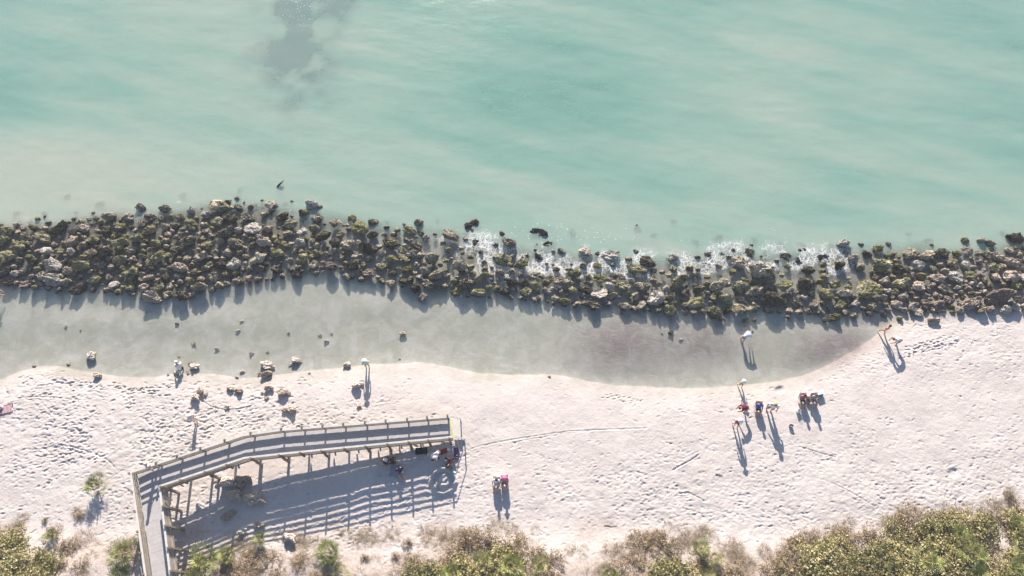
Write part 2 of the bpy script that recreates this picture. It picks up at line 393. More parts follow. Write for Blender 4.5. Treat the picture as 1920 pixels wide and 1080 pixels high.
track([(1262,881),(1290,866),(1312,851)], .08, .03)
track([(1275,926),(1290,923),(1305,930),(1322,940)], .07, .04)
track([(30,747),(60,744),(100,745),(150,750)], .06, .03)
track([(380,752),(395,762),(420,768),(445,767),(475,760)], .06, .04)
track([(1500,838),(1540,850),(1570,858)], .06, .03)
track([(1560,905),(1600,925),(1640,950)], .06, .03)
for (a, b2, n) in (((210,722),(320,742),60), ((100,712),(200,728),60), ((1690,668),(1800,640),60), ((1700,655),(1790,632),50), ((1130,740),(1210,757),26), ((330,722),(235,738),50)):
    for i in range(n):
        t = random.random(); X, Y, _ = ground(a[0]+(b2[0]-a[0])*t+random.uniform(-6,6), a[1]+(b2[1]-a[1])*t+random.uniform(-5,5))
        dent(X, Y, random.uniform(-.5,.6), .16, .08, .04, .35)
# dug sand ring beneath the boardwalk's end
X0, Y0, _ = ground(831, 902)
sl = (slice(np.searchsorted(ys, Y0-2.2), np.searchsorted(ys, Y0+2.2)), slice(np.searchsorted(xs, X0-2.2), np.searchsorted(xs, X0+2.2)))
rr_ = np.hypot(XX[sl]-X0, YY[sl]-Y0)+(fbm(XX[sl]*3, YY[sl]*3, 91, 2)-.5)*.22
ZZ[sl] += .16*np.exp(-((rr_-1.0)/.13)**2)-.12*np.exp(-((rr_-.72)/.15)**2)+.12*np.exp(-((rr_-.38)/.14)**2)-.06*np.exp(-((rr_-1.3)/.14)**2)
for cx, cy, rad, dp in ((1788,886,.45,.10),(1462,731,.4,.14),(1300,864,.5,.05),(846,868,.45,.06)):
    X, Y, _ = ground(cx, cy); dent(X, Y, .4, rad, rad*.7, dp, .03)
wet = sstep(1.9, -.1, dsh+(fbm(XX*.8, YY*.8, 61, 3)-.5)*.9)
core = sstep(-.02, .14, (YY-loY(XX))/np.maximum(upY(XX)-loY(XX), .5)+(fbm(XX*.7,YY*.7,81,3)-.5)*.22)
core = core*np.maximum(sstep(-18.5,-24,XX), .55*sstep(27,33,XX))+(1-np.maximum(sstep(-18.5,-24,XX), .55*sstep(27,33,XX)))*core*.35
core = core*(YY > 20)
litter = sstep(6.2, 3.0, YY+(fbm(XX*.35, YY*.5, 71, 4)-.5)*7.5+.4)*.75
ripple = np.clip(blob(PX,PY,1560,650,90,45)+blob(PX,PY,1160,640,90,60)+blob(PX,PY,1320,640,80,40), 0, 1)
M_sand = mat_sand()
terrain_me = grid_mesh('sand_beach', xs, ys, ZZ, [M_sand], dict(wet=wet, core=core, litter=litter, ripple=ripple))
tag(link('sand_beach', terrain_me), 'pale pinkish sand beach with footprints and shallow sandy sea bed', 'beach', kind='structure')

# ------------------------------------------------------------------ water
silt_t = dict(xs=list(range(0,2080,160)), ys=[-60,40,120,200,280,350,400,450,520], T=[
 [.3,.45,.6,.65,.5,.45,.35,.2,.12,.3,.3,.22,.15],
 [.28,.45,.6,.65,.5,.45,.32,.2,.18,.42,.36,.27,.18],
 [.2,.42,.52,.58,.5,.36,.2,.15,.3,.55,.4,.3,.2],
 [.25,.42,.5,.55,.48,.3,.08,.08,.35,.55,.42,.32,.2],
 [.75,.6,.52,.52,.5,.42,.25,.18,.35,.5,.45,.35,.25],
 [.95,.85,.68,.58,.52,.5,.5,.4,.25,.45,.45,.38,.4],
 [.95,.9,.8,.62,.55,.52,.55,.55,.4,.45,.5,.5,.5],
 [.9,.85,.75,.6,.55,.58,.6,.6,.6,.58,.6,.6,.6],
 [.8,.8,.7,.6,.55,.6,.6,.6,.6,.6,.6,.6,.6]])
wx = axis((-600,-120,40), (-120,-66,4), (-66,66,.3), (66,120,4), (120,600,40))
wy = axis((8,84,.3), (84,140,4), (140,900,60))
WX, WY = np.meshgrid(wx, wy); WPX, WPY = to_px(WX, WY, 0*WX)
silt = table(WPX, WPY, **silt_t)
# drifting streaks
ang = R(16); sx_ = WX*math.cos(ang)-WY*math.sin(ang); sy_ = WX*math.sin(ang)+WY*math.cos(ang)
st = fbm(sx_*.055, sy_*.30, 101, 4)-.5; st2 = fbm(sx_*.09, sy_*.55, 111, 4)-.5
silt = np.clip(silt*.95+.05+st*.5*sstep(300,-60,WPY-60)+st2*.5+.22*blob(WPX,WPY,60,330,320,90), 0, 1.1)
seaw = sstep(-1.2, 1.0, WY-upY(WX)+(fbm(WX*.4,WY*.4,121,3)-.5)*1.5)
lag = 1-sstep(-2.5, 1.5, WY-upY(WX))
reef = np.clip(.75*blob(WPX,WPY,560,22,55,34)+.6*blob(WPX,WPY,612,14,32,42)+.5*blob(WPX,WPY,550,112,75,32)+.35*blob(WPX,WPY,545,65,50,45)+.3*blob(WPX,WPY,555,170,60,45)+.35*blob(WPX,WPY,648,0,20,20), 0, 1)
reef = np.clip(reef*(.15+1.9*sstep(.3,.75,fbm(WX*.45, WY*.45, 131, 4))), 0, .55)
n_ = fbm(WX*.55, WY*.55, 141, 4)
foam = (blob(WPX,WPY,868,448,50,20)*.75+blob(WPX,WPY,915,488,60,38)+blob(WPX,WPY,960,515,40,14)*.9+blob(WPX,WPY,1010,470,60,24)*.8+blob(WPX,WPY,1050,500,75,22)*1.0+blob(WPX,WPY,1150,488,60,24)*.7
  +blob(WPX,WPY,1205,512,45,14)*1.0+blob(WPX,WPY,1310,495,60,16)*.85+blob(WPX,WPY,1385,478,60,24)*.85+blob(WPX,WPY,1430,498,50,20)*.7+blob(WPX,WPY,1500,490,35,24)*.45+blob(WPX,WPY,1575,490,45,28)*.55+blob(WPX,WPY,750,470,40,18)*.5
  +blob(WPX,WPY,1640,500,30,14)*.3+blob(WPX,WPY,535,395,40,14)*.35+blob(WPX,WPY,195,400,20,7)*.7+blob(WPX,WPY,48,408,9,6)*.8+blob(WPX,WPY,333,378,10,4)*.7+blob(WPX,WPY,545,430,60,20)*.25)
foam = foam*1.05+.6*sstep(.42,.62,fbm(WX*.35,WY*.5,161,3))*sstep(820,900,WPX)*sstep(1660,1540,WPX)*sstep(-1.6,.2,WY-upY(WX)+1.2)*sstep(3.2,.6,WY-upY(WX)+.4)
foam = np.clip(foam*(.35+1.5*sstep(.3,.7,n_)), 0, 1)
foam_glint = np.clip(blob(WPX,WPY,1100,440,150,28)*.75+blob(WPX,WPY,1000,430,60,25)*.5+blob(WPX,WPY,1350,455,120,22)*.55+blob(WPX,WPY,860,430,50,20)*.6+blob(WPX,WPY,1500,450,60,26)*.55+blob(WPX,WPY,510,385,70,30)*.45+blob(WPX,WPY,565,12,45,26)*.8
  +blob(WPX,WPY,535,45,60,30)*.42+blob(WPX,WPY,440,372,50,14)*.4+blob(WPX,WPY,1450,440,14,40)*.4+blob(WPX,WPY,985,560,30,14)*.5, 0, 1)  # where foam specks and painted sun sparkle appear
M_wt = mat_water_top(); M_wb = mat_water_body()
H0 = height(WX, WY)
def wattrs(z, alpha_sea, alpha_lag, idx):
    fade = sstep(0, .10, z-H0) if idx else sstep(-.02, .05, z-H0)*.6+.4*sstep(0,.16,z-H0)
    a = (alpha_sea*seaw+alpha_lag*(1-seaw))*fade
    return dict(silt=silt, lagoon=lag*.92, reef=reef*seaw, turbid=np.clip(a, 0, 1), foam=foam, foam_glint=foam_glint)
top_z = 0*WX+.0
top_z = (fbm(WX*.35, WY*.7, 151, 2)-.5)*.05*seaw
water_parts = [grid_mesh('water', wx, wy, top_z, [M_wt], wattrs(0, .50, .07, 0))]
me_w = water_parts[0]
wroot = tag(link('sea_water', me_w), 'milky turquoise sea water turning grey and clear in the shallow lagoon', 'sea', kind='structure')
for k, (z, a1, a2) in enumerate(((-.12,.25,.07), (-.25,.45,.09), (-.45,.75,.2), (-.8,1.0,.8))):
    me = grid_mesh('water_layer', wx, wy, 0*WX+z, [M_wb], wattrs(z, a1, a2, k+1))
    o = link('water_layer', me, wroot)

# ------------------------------------------------------------------ rocks
M_rock = mat_rock('rock_dark', (.038,.031,.024), (.56,.48,.36), (.11,.105,.04), .1, .0)
M_moss = mat_rock('rock_mossy', (.036,.032,.021), (.54,.48,.32), (.17,.165,.05), .45, .0)
M_pale = mat_rock('rock_pale', (.16,.135,.11), (.46,.42,.36), (.2,.19,.1), -.6, .10)
M_bpale = mat_rock('beach_rock_pale', (.34,.27,.23), (.68,.59,.51), (.2,.19,.1), -.9, .14, 0.0)
M_btan = mat_rock('beach_rock_tan', (.27,.195,.155), (.58,.47,.38), (.2,.19,.1), -.9, .10, 0.0)
M_tan = mat_rock('rock_tan', (.13,.10,.08), (.47,.38,.30), (.2,.19,.1), -.8, .04)
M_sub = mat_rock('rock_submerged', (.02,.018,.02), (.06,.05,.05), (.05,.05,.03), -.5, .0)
def rock_mesh(seed, sub=4, pit=1.0, name='boulder'):
    rnd = random.Random(seed)
    bm = bmesh.new(); bmesh.ops.create_icosphere(bm, subdivisions=sub, radius=1.0); jag = .75+.5*rnd.random()
    planes = []
    for _ in range(13):
        n = Vector((rnd.gauss(0,1), rnd.gauss(0,1), rnd.gauss(0,1))).normalized(); planes.append((n, rnd.uniform(.55,.9)))
    off = Vector((seed*3.1, seed*1.7, seed*.9)); el = Vector((rnd.uniform(.85,1.25), rnd.uniform(.75,1.05), rnd.uniform(.75,1.0)))
    for v in bm.verts:
        d = v.co.normalized(); p = d.copy()
        for n, dd in planes:
            e = p.dot(n)-dd
            if e > 0: p -= n*e*.92
        w = mnoise.noise(p*1.4+off)*.32*jag+mnoise.noise(p*3.2+off)*.19*jag+mnoise.noise(p*7.5+off)*.12*pit
        c = mnoise.cell(p*3+off) if False else 0
        rg = abs(mnoise.noise(p*4.7+off*1.3)); w -= max(0, .14-rg)*1.3*pit
        p = p+d*w; v.co = Vector((p.x*el.x, p.y*el.y, p.z*el.z))
    me = bpy.data.meshes.new(name); bm.to_mesh(me); bm.free()
    return me
NV = 14
base = [rock_mesh(i+1, 4, 1.0 if i % 4 else .35) for i in range(NV)]
def with_mat(me, m):
    c = me.copy(); c.materials.append(m); return c
KIND = {'dark': M_rock, 'moss': M_moss, 'pale': M_pale, 'tan': M_tan, 'sub': M_sub, 'bpale': M_bpale, 'btan': M_btan}
MESH = {k: [with_mat(b, m) for b in base] for k, m in KIND.items()}
low = [rock_mesh(i+50, 3, 1.0) for i in range(8)]

def rock_matrix(X, Y, Z, r, rnd, flat=.75, rz=None, asp=1.0):
    q = Matrix.Rotation(rnd.uniform(0, 6.28) if rz is None else rz, 4, 'Z') @ Matrix.Rotation(rnd.uniform(-.35,.35), 4, 'X') @ Matrix.Rotation(rnd.uniform(-.35,.35), 4, 'Y')
    return Matrix.Translation((X, Y, Z)) @ Matrix.Diagonal((1,1,1,1)) @ q @ Matrix.Diagonal((r*asp, r/asp**.5, r*flat, 1))

# (px, py, width px, kind, label or None, flat)
NOT = [
 (95,495,36,'pale','big pale slab lying among dark boulders near the sea wading person at the edge',.5),
 (45,533,24,'tan',None,.8),(215,532,22,'pale','smooth white stone on the landward rim above the sunlit lagoon gap',.7),(262,388,24,'pale','lone pinkish boulder standing in milky water off the rock line',.9),
 (405,384,38,'dark','wide jagged boulder jutting from the sea above the boardwalk bend',.7),(406,414,28,'moss',None,.6),(432,408,30,'moss',None,.7),(463,405,26,'dark',None,.8),(474,427,32,'pale','pale mossy block topping the seaward rim above the green shirted wader',.6),
 (510,383,26,'dark','ragged wave-wetted rock standing alone farthest seaward of the boardwalk bend',.7),(530,403,28,'dark',None,.7),(627,415,28,'dark',None,.7),(518,472,28,'moss',None,.8),(592,475,26,'moss','tan and green block standing with smooth face in the gap of the rocks',.8),
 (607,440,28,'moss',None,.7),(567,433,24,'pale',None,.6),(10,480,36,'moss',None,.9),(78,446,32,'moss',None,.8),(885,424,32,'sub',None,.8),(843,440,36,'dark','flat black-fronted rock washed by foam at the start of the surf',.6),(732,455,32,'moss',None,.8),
 (714,475,20,'pale','white upright stone wedged between dark mossy rocks near the surf',.9),(693,510,28,'tan',None,.6),(735,510,20,'moss',None,.8),(763,525,26,'moss',None,.8),(733,530,20,'tan',None,.7),(790,557,20,'tan',None,.8),(858,546,24,'moss',None,.7),(875,530,30,'dark',None,.9),
 (897,548,28,'moss',None,.9),(940,485,34,'moss',None,.7),(957,453,30,'dark',None,.8),(1010,437,30,'sub',None,.8),(1030,458,26,'sub',None,.8),(1005,560,20,'dark',None,.8),(1095,470,28,'pale',None,.6),(1148,478,34,'pale','long jagged pale rock ringed with surf',.6),(1075,510,28,'moss',None,.9),
 (1055,530,30,'dark',None,.9),(1122,522,26,'moss',None,.8),(1125,550,26,'pale','thin pale flat stone edging the calm lagoon behind surf',.4),(1230,557,34,'pale',None,.8),(1275,525,34,'moss',None,.8),(1310,566,30,'moss',None,.9),(1287,571,18,'moss',None,.8),(1425,507,44,'dark','tall brown boulder casting a dark face behind the foam above the seated group',1.0),
 (1330,475,22,'sub',None,.8),(1625,541,54,'moss','huge flat greenish boulder, widest of the whole breakwater',.45),(1653,496,40,'moss',None,.9),(1690,531,32,'moss',None,.9),(1793,517,32,'pale','round pale cream boulder, disc-like top among brown rocks',.6),(1762,519,30,'tan',None,.7),
 (1820,515,24,'moss',None,.7),(1842,512,22,'pale',None,.7),(1725,496,30,'pale','pale knobbly slab behind the maroon-clad person on the seaward side',.5),(1768,473,32,'dark',None,.7),(1705,475,30,'dark',None,.9),(1738,478,28,'dark',None,.9),(1815,470,28,'tan','upturned reddish slab lying in shallow sea off the rock line',.35),(1858,455,18,'dark',None,.9),(1905,445,32,'dark',None,.9),
 (1875,555,46,'tan','long tan boulder with shaded side at the lagoonless beach end',.7),(1820,568,34,'tan',None,.7),(1738,570,24,'tan',None,.9),(1760,570,22,'tan',None,.9),(1684,570,24,'tan',None,.7),(1714,574,22,'pale',None,.7),(1720,583,20,'pale',None,.6),(1606,569,20,'pale',None,.7),(1575,571,24,'moss',None,.8),(1528,568,22,'tan',None,.8),
 (1548,548,34,'moss',None,.8),(1452,560,36,'moss','round moss covered boulder on the lagoon rim above the seated group',.9),(1602,590,18,'dark',None,.8),(1500,585,16,'dark',None,.7),(1752,600,22,'tan','low tan rock on damp sand outside the rock line beside the bent person',.5),(1658,591,12,'moss','small green stone just behind the maroon clad person',.8),
 (1475,480,28,'sub',None,.9),(1497,488,24,'sub',None,.9),(1545,480,28,'sub',None,.9),(1600,484,24,'dark',None,.9),(1770,540,24,'tan',None,.8),(1900,490,26,'tan',None,.8),(1905,575,18,'pale',None,.7),
]
SUBM = [(125,370,16),(190,384,22),(343,368,18),(450,359,12),(1263,417,14),(1225,443,13),(1195,432,16),(1305,455,16),(1345,449,18),(1365,463,24),(1393,472,26),(1416,451,14),(1463,463,22),(1703,440,11),(1740,452,14),(535,383,12),(30,402,14),(85,407,20),(60,418,14),(1075,437,16),(1880,438,14),(1500,462,16),(1560,462,18),(1590,466,14),(600,408,14),(668,418,18),(712,420,14),(725,416,10),(763,432,14),(785,434,12),(820,416,10),(305,386,12)]
import itertools
placed = []   # px, py, r_px, kind, label, flat
for a in NOT: placed.append([a[0], a[1], a[2]/2, a[3], a[4], a[5]])
rnd = random.Random(11)
ux = [p[0] for p in upper_px]; uy = [p[1] for p in upper_px]; lx = [p[0] for p in lower_px]; ly = [p[1] for p in lower_px]
grid = {}
def gkey(x, y): return (int(x//20), int(y//20))
for p in placed: grid.setdefault(gkey(p[0], p[1]), []).append(p)
def far(x, y, r, k):
    gx, gy = gkey(x, y)
    for i in range(-2, 3):
        for j in range(-2, 3):
            for q in grid.get((gx+i, gy+j), ()):
                if (q[0]-x)**2+((q[1]-y)*1.15)**2 < (k*(q[2]+r))**2: return False
    return True
def add_random(n, rlo, rhi, k, x0=-90, x1=2010):
    c = 0
    for _ in range(n):
        x = rnd.uniform(x0, x1); U = np.interp(x, ux, uy); Lw = np.interp(x, lx, ly)-(3 if 880 < x < 1660 else 12)
        y = rnd.uniform(U-26, Lw+16); t = (y-U)/(Lw-U)
        r = rnd.uniform(rlo, rhi)
        leftpack = .9 if x < 430 or x > 1660 else .62
        if 450 < x < 800: leftpack = .5
        if t < 0: pr = .16*math.exp((y-U)/9)
        elif t > 1: pr = .12*math.exp(-(y-Lw)/6)
        elif t < .42 and 800 < x < 1620: pr = .11*leftpack
        elif t < .3 and 480 < x < 1640: pr = .4*leftpack
        elif t > .8: pr = .75*leftpack
        else: pr = leftpack
        if rnd.random() > pr or not far(x, y, r, k): continue
        if t > 1 and r > 7: continue
        patch = vnoise(x/70., y/40., 5)
        wv = rnd.random()
        if t < .12 and 820 < x < 1640 and wv < .5: kind = 'sub'
        elif x > 1690: kind = 'tan' if wv < .45 else 'moss' if wv < .65 else 'pale' if wv < .78 else 'dark'
        elif x > 1250 or 560 < x < 900: kind = 'moss' if wv < .5 else 'dark' if wv < .88 else 'pale'
        elif x < 560: kind = 'moss' if wv < (.2+.35*float(patch))*(1.3 if t < .55 else .35) else 'dark' if wv < .74 else 'tan' if wv < .92 else 'pale'
        else: kind = 'dark' if wv < .55 else 'moss' if wv < .9 else 'pale'
        p = [x, y, r, kind, None, rnd.uniform(.75,1.15)]; placed.append(p); grid.setdefault(gkey(x, y), []).append(p); c += 1
    return c
add_random(1700, 11, 16, .98); add_random(4200, 8, 12, .9); add_random(7000, 5.5, 8, .8); add_random(5000, 3, 5, .85)
ORD = ['first','second','third','fourth','fifth','sixth','seventh','eighth','ninth','tenth','eleventh','twelfth','thirteenth','fourteenth','fifteenth','sixteenth','seventeenth','eighteenth','nineteenth','twentieth']
ZONES = [(170,'around the light blue wader'),(330,'above the crouching person'),(500,'above the boardwalk bend'),(660,'above the green shirted wader'),(840,'above the open boardwalk end'),(1040,'in the thickest foam'),(1240,'beyond the purple sand bar'),(1440,'above the bending wader'),(1640,'above the seated group'),(9999,'beyond the two beachside waders')]
def zone(x):
    for i, (m, s) in enumerate(ZONES):
        if x < m: return i, s
ROWS = ['sea-facing edge', 'crest', 'lagoon-facing edge']
LOOK = {'dark': 'dark pitted', 'moss': 'mossy green', 'pale': 'pale grey', 'tan': 'tan brown', 'sub': 'half drowned black'}
def row_of(x, y):
    t = (y-np.interp(x, ux, uy))/(np.interp(x, lx, ly)-np.interp(x, ux, uy)); return 0 if t < .33 else 1 if t < .68 else 2
def place_rock(p, name, rnd):
    x, y, r, kind, lab, flat = p
    X, Y, Z = ground(x, y)
    if kind == 'sub': zc = -.10-.02*r*.5
    else:
        U = np.interp(x, ux, uy); Lw = np.interp(x, lx, ly); t = (y-U)/(Lw-U)
        zc = max(Z, -.12)+.0+r/20*.30+.26*max(0, 1-abs(t-.40)*2.0)*(1.0 if x < 450 or x > 1640 else .9)+rnd.uniform(-.1,.08)
    X, Y = at_z(x, y, zc+.15)
    wm = r/20.2*.97
    M = rock_matrix(X, Y, zc, wm, rnd, flat, rz=rnd.uniform(-.5,.5)+(math.pi if rnd.random() < .5 else 0), asp=1.15 if r > 12 else 1.05)
    return M
vis = [p for p in placed if -10 < p[0] < 1930]
rest_out = [p for p in placed if not (-10 < p[0] < 1930)]
vis.sort(key=lambda p: -(p[2]+(100 if p[4] else 0)))
things, rest = vis[:262], vis[262:]+rest_out
buck = {}
for p in things: buck.setdefault((zone(p[0])[0], row_of(p[0], p[1]), p[3]), []).append(p)
for k in buck: buck[k].sort(key=lambda p: p[0])
for p in things:
    k = (zone(p[0])[0], row_of(p[0], p[1]), p[3]); i = buck[k].index(p); n = len(buck[k])
    if p[4]: lab = p[4]
    else:
        lab = f"{LOOK[p[3]]} boulder, " + (f"{ORD[i]} from left, " if n > 1 else 'only such ') + f"on the {ROWS[k[1]]} {ZONES[k[0]][1]}"
        if n == 1: lab = f"{LOOK[p[3]]} boulder, only such one on the {ROWS[k[1]]} {ZONES[k[0]][1]}"
    o = bpy.data.objects.new('boulder', MESH[p[3]][rnd.randrange(NV)]); COL.objects.link(o)
    o.matrix_world = place_rock(p, 'boulder', rnd)
    tag(o, lab, 'boulder', 'boulders of the breakwater')
# sea-covered rocks
SUBL = ['drowned dark rock showing dimly through turquoise water']
subz = {}
for i, (x, y, w) in enumerate(SUBM):
    k = zone(x)[0]; subz.setdefault(k, []).append((x, y, w))
for k in subz:
    subz[k].sort()
    for i, (x, y, w) in enumerate(subz[k]):
        zc = -.16-.006*w; X, Y = at_z(x, y, zc)
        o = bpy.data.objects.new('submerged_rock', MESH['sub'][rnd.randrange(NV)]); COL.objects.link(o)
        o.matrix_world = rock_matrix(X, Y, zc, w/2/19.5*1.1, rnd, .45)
        tag(o, f"{ORD[i]} from left of the dim drowned rocks in open water {ZONES[k][1]}", 'submerged rock', 'drowned rocks off the breakwater')
# every remaining smaller stone as one mass
def merged(name, items, mats):
    cos, faces, mi, nv = [], [], [], 0
    arr = []
    for me in low:
        c = np.empty(len(me.vertices)*3, np.float32); me.vertices.foreach_get('co', c)
        f = np.empty(len(me.polygons)*3, np.int32); me.loops.foreach_get('vertex_index', f)
        arr.append((c.reshape(-1,3), f.reshape(-1,3)))
    for M, k, v in items:
        c, f = arr[v]; A = np.array(M)
        cos.append(c @ A[:3,:3].T+A[:3,3]); faces.append(f+nv); mi.append(np.full(len(f), k, np.int32)); nv += len(c)
    cos = np.concatenate(cos).astype(np.float32); faces = np.concatenate(faces); mi = np.concatenate(mi)
    me = bpy.data.meshes.new(name); me.vertices.add(len(cos)); me.vertices.foreach_set('co', cos.ravel())
    nf = len(faces); me.loops.add(nf*3); me.polygons.add(nf); me.loops.foreach_set('vertex_index', faces.ravel().astype(np.int32))
    me.polygons.foreach_set('loop_start', np.arange(0, nf*3, 3, dtype=np.int32)); me.polygons.foreach_set('loop_total', np.full(nf, 3, np.int32))
    me.polygons.foreach_set('material_index', mi); me.update(calc_edges=True)
    for m in mats: me.materials.append(m)
    return link(name, me)
KI = {k: i for i, k in enumerate(KIND)}
items = [(place_rock(p, '', rnd), KI[p[3]], rnd.randrange(len(low))) for p in rest]
tag(merged('small_rocks', items, list(KIND.values())), 'countless smaller dark and mossy stones filling the breakwater', 'rubble', kind='stuff')

# beach and lagoon stones
BS = [(176,668,25,'pale'),(130,681,10,'tan'),(65,686,8,'dark'),(184,705,18,'pale'),(365,688,19,'pale'),(331,699,12,'pale'),(354,699,8,'pale'),(358,682,10,'tan'),(316,703,5,'tan'),(376,734,18,'tan'),(368,747,20,'pale'),(386,740,10,'tan'),(433,729,15,'tan'),(449,734,18,'tan'),(426,764,10,'dark'),
 (502,686,22,'pale'),(496,690,12,'tan'),(510,690,12,'pale'),(500,703,20,'tan'),(488,701,9,'tan'),(506,709,8,'pale'),(505,729,16,'dark'),(531,737,22,'tan'),(541,737,9,'dark'),(501,747,9,'tan'),(535,769,12,'tan'),(548,768,20,'tan'),(492,737,6,'tan'),(555,677,20,'pale'),(546,684,9,'pale'),(564,679,7,'pale'),(580,700,6,'dark'),
 (652,684,17,'pale'),(668,723,22,'pale'),(678,722,10,'tan'),(674,762,10,'tan'),(612,641,11,'pale'),(756,627,14,'tan'),(408,655,11,'pale'),(455,697,10,'pale'),(445,707,7,'tan'),(472,664,10,'pale'),(363,645,11,'tan'),(750,673,5,'pale'),(1241,625,6,'tan'),(1257,625,14,'moss'),(1277,636,9,'pale'),(447,620,9,'pale'),(333,608,8,'moss'),(454,602,8,'pale'),
 (502,661,6,'tan'),(1398,603,13,'moss'),(1397,611,8,'moss'),(622,626,6,'tan'),(541,624,8,'tan'),(600,630,8,'tan'),(151,619,5,'dark'),(124,613,8,'tan'),(336,668,5,'tan'),(1030,706,6,'tan'),
 (428,906,26,'pale'),(457,905,26,'tan'),(443,931,28,'tan'),(474,937,26,'tan'),(489,942,18,'tan'),(430,967,20,'tan'),(487,984,15,'tan'),(454,998,14,'pale'),(545,1010,20,'pale'),(410,905,10,'pale')]
BSL = {(176,668):'large pale square rock alone in the lagoon shallows near its sandy bank',(184,705):'pale rock half buried in sand below the waterline bank',(365,688):'wide pale rock just beside the crouching person',(331,699):'rounded stone at the feet of the crouching person',
 (376,734):'brown rock above the white stone on dry sand',(368,747):'white flat stone above the standing white-shirted person',(502,686):'broken pale rock topping the stone cluster at the waterline',(500,703):'tan rock in the middle of the waterline stone cluster',(505,729):'round dark shaded stone on sand below the waterline cluster',(531,737):'brown angular rock with long shadow beside the round dark stone',
 (555,677):'pale rock standing in the lagoon between cluster and green shirted person',(652,684):'pale rock at the waterline nearest the green shirted person',(668,723):'white half buried rock next to the long shadow of the green shirted person',(612,641):'small pale stone in mid lagoon off the green shirted person',(756,627):'lone tan stone far out in the lagoon above the boardwalk',
 (1257,625):'dark mossy stone alone in the lagoon between purple sand bar and bending wader',(428,906):'flat pale rock by the boardwalk, farthest from its piles',(457,905):'orange tan boulder topping the heap under the boardwalk bend',(443,931):'rounded tan boulder leaning on the heap, half in shade',(474,937):'brown craggy boulder in boardwalk shade, lower part of the heap',
 (430,967):'smooth tan stone lying fully in the boardwalk shadow',(487,984):'small rock catching light between the railing shadow bars',(454,998):'white stone at the shadow edge near the dune shrubs',(545,1010):'pale low rock between railing shadow and palmetto'}
areas = []
def area(x, y):
    if y < 668 and x < 1000: return 'standing in the grey lagoon water'
    if x > 1000: return 'in the shallows before the bending wader'
    if y < 712 and x < 420: return 'along the waterline by the crouching person'
    if y < 712: return 'in the waterline cluster above the boardwalk'
    if y < 800: return 'on the dry sand above the boardwalk'
    return 'in the heap beside the boardwalk piles'
ab = {}
for b in BS:
    if (b[0], b[1]) not in BSL: ab.setdefault((area(b[0], b[1]), b[3]), []).append(b)
for k in ab: ab[k].sort()
for b in BS:
    x, y, w, kind = b
    X, Y, Z = ground(x, y); big = y > 880
    lab = BSL.get((x, y))
    if not lab:
        k = (area(x, y), kind); i = ab[k].index(b)
        lab = f"small {LOOK[kind].replace('mossy green','mossy')} stone, {ORD[i]+' from left' if len(ab[k])>1 else 'the only one so coloured'}, {k[0]}"
    o = bpy.data.objects.new('beach_stone', MESH[{'pale':'bpale','tan':'btan','dark':'btan'}.get(kind, kind)][rnd.randrange(NV)]); COL.objects.link(o)
    r = w/2/22.0*(1.12 if big else .95)
    o.matrix_world = rock_matrix(X, Y, Z+r*(.45 if w > 11 else .3), r, rnd, .8 if w > 11 else .6, rz=rnd.uniform(-.4,.4), asp=1.1)
    tag(o, lab, 'stone', 'stones scattered on beach and lagoon')

# ------------------------------------------------------------------ boardwalk
M_deck = mat_wood('deck_boards', (.40,.385,.385), (.50,.48,.48), 2.2)
M_rail = mat_wood('weathered_rail', (.24,.20,.16), (.37,.315,.25), 2.5)
M_cap = mat_wood('sun_bleached_cap', (.50,.475,.44), (.64,.61,.57), 2.5)
M_pile = mat_wood('pile_timber', (.17,.135,.10), (.29,.235,.175), 2.5)
M_yel = mat_plain('yellow_paint', (.62,.52,.10), .5, .15)
RH = 1.07
def capz(px, py, z):
    X, Y = at_z(px, py, z+RH); return Vector((X, Y, z))
S = [capz(841,781.3,1.55), capz(525,806.5,2.25), capz(455,816.5,2.38), capz(245,886,2.85)]
Nn = [capz(848,819.0,1.55), capz(530,850.5,2.25), capz(458,858.5,2.38), capz(299,911.5,2.85)]
S2 = [S[3], capz(272.5,1079,3.1), capz(284,1180,3.2)]; N2 = [Nn[3], capz(319,1078,3.1), capz(335,1180,3.2)]
walk = tag(empty('boardwalk', ((S[1]+Nn[1])*.5)-Vector((0,0,1.6))), 'raised weathered timber boardwalk with plank railings bending down onto the sand', 'boardwalk')
WO = Vector(walk.location)
def wp(bm): 
    for v in bm.verts: v.co -= WO
    return bm
def wpart(name, bm, m, par=walk): 
    return bobj(name, wp(bm) if par is walk else bm, m, par)
def clip(poly, n, d):       # keep points with n.p <= d
    out = []
    for i in range(len(poly)):
        a, b = poly[i], poly[(i+1) % len(poly)]; da = n.dot(a)-d; db = n.dot(b)-d
        if da <= 0: out.append(a)
        if da*db < 0: out.append(a+(b-a)*(da/(da-db)))
    return out
bm = bmesh.new(); prn = random.Random(4)
def planks(quad, z0f, origin, direc):
    n = direc.to_2d().normalized(); ps = [Vector((p.x, p.y)) for p in quad]
    lo = min(n.dot(p) for p in ps); hi = max(n.dot(p) for p in ps); s = lo
    while s < hi:
        pl = clip(clip(ps, n, s+.135), -n, -(s))
        if len(pl) >= 3:
            dz = prn.uniform(-.004, .004)
            try: prism(bm, [(p.x, p.y, z0f(p)) for p in pl], -.045, dz)
            except ValueError: pass
        s += .14
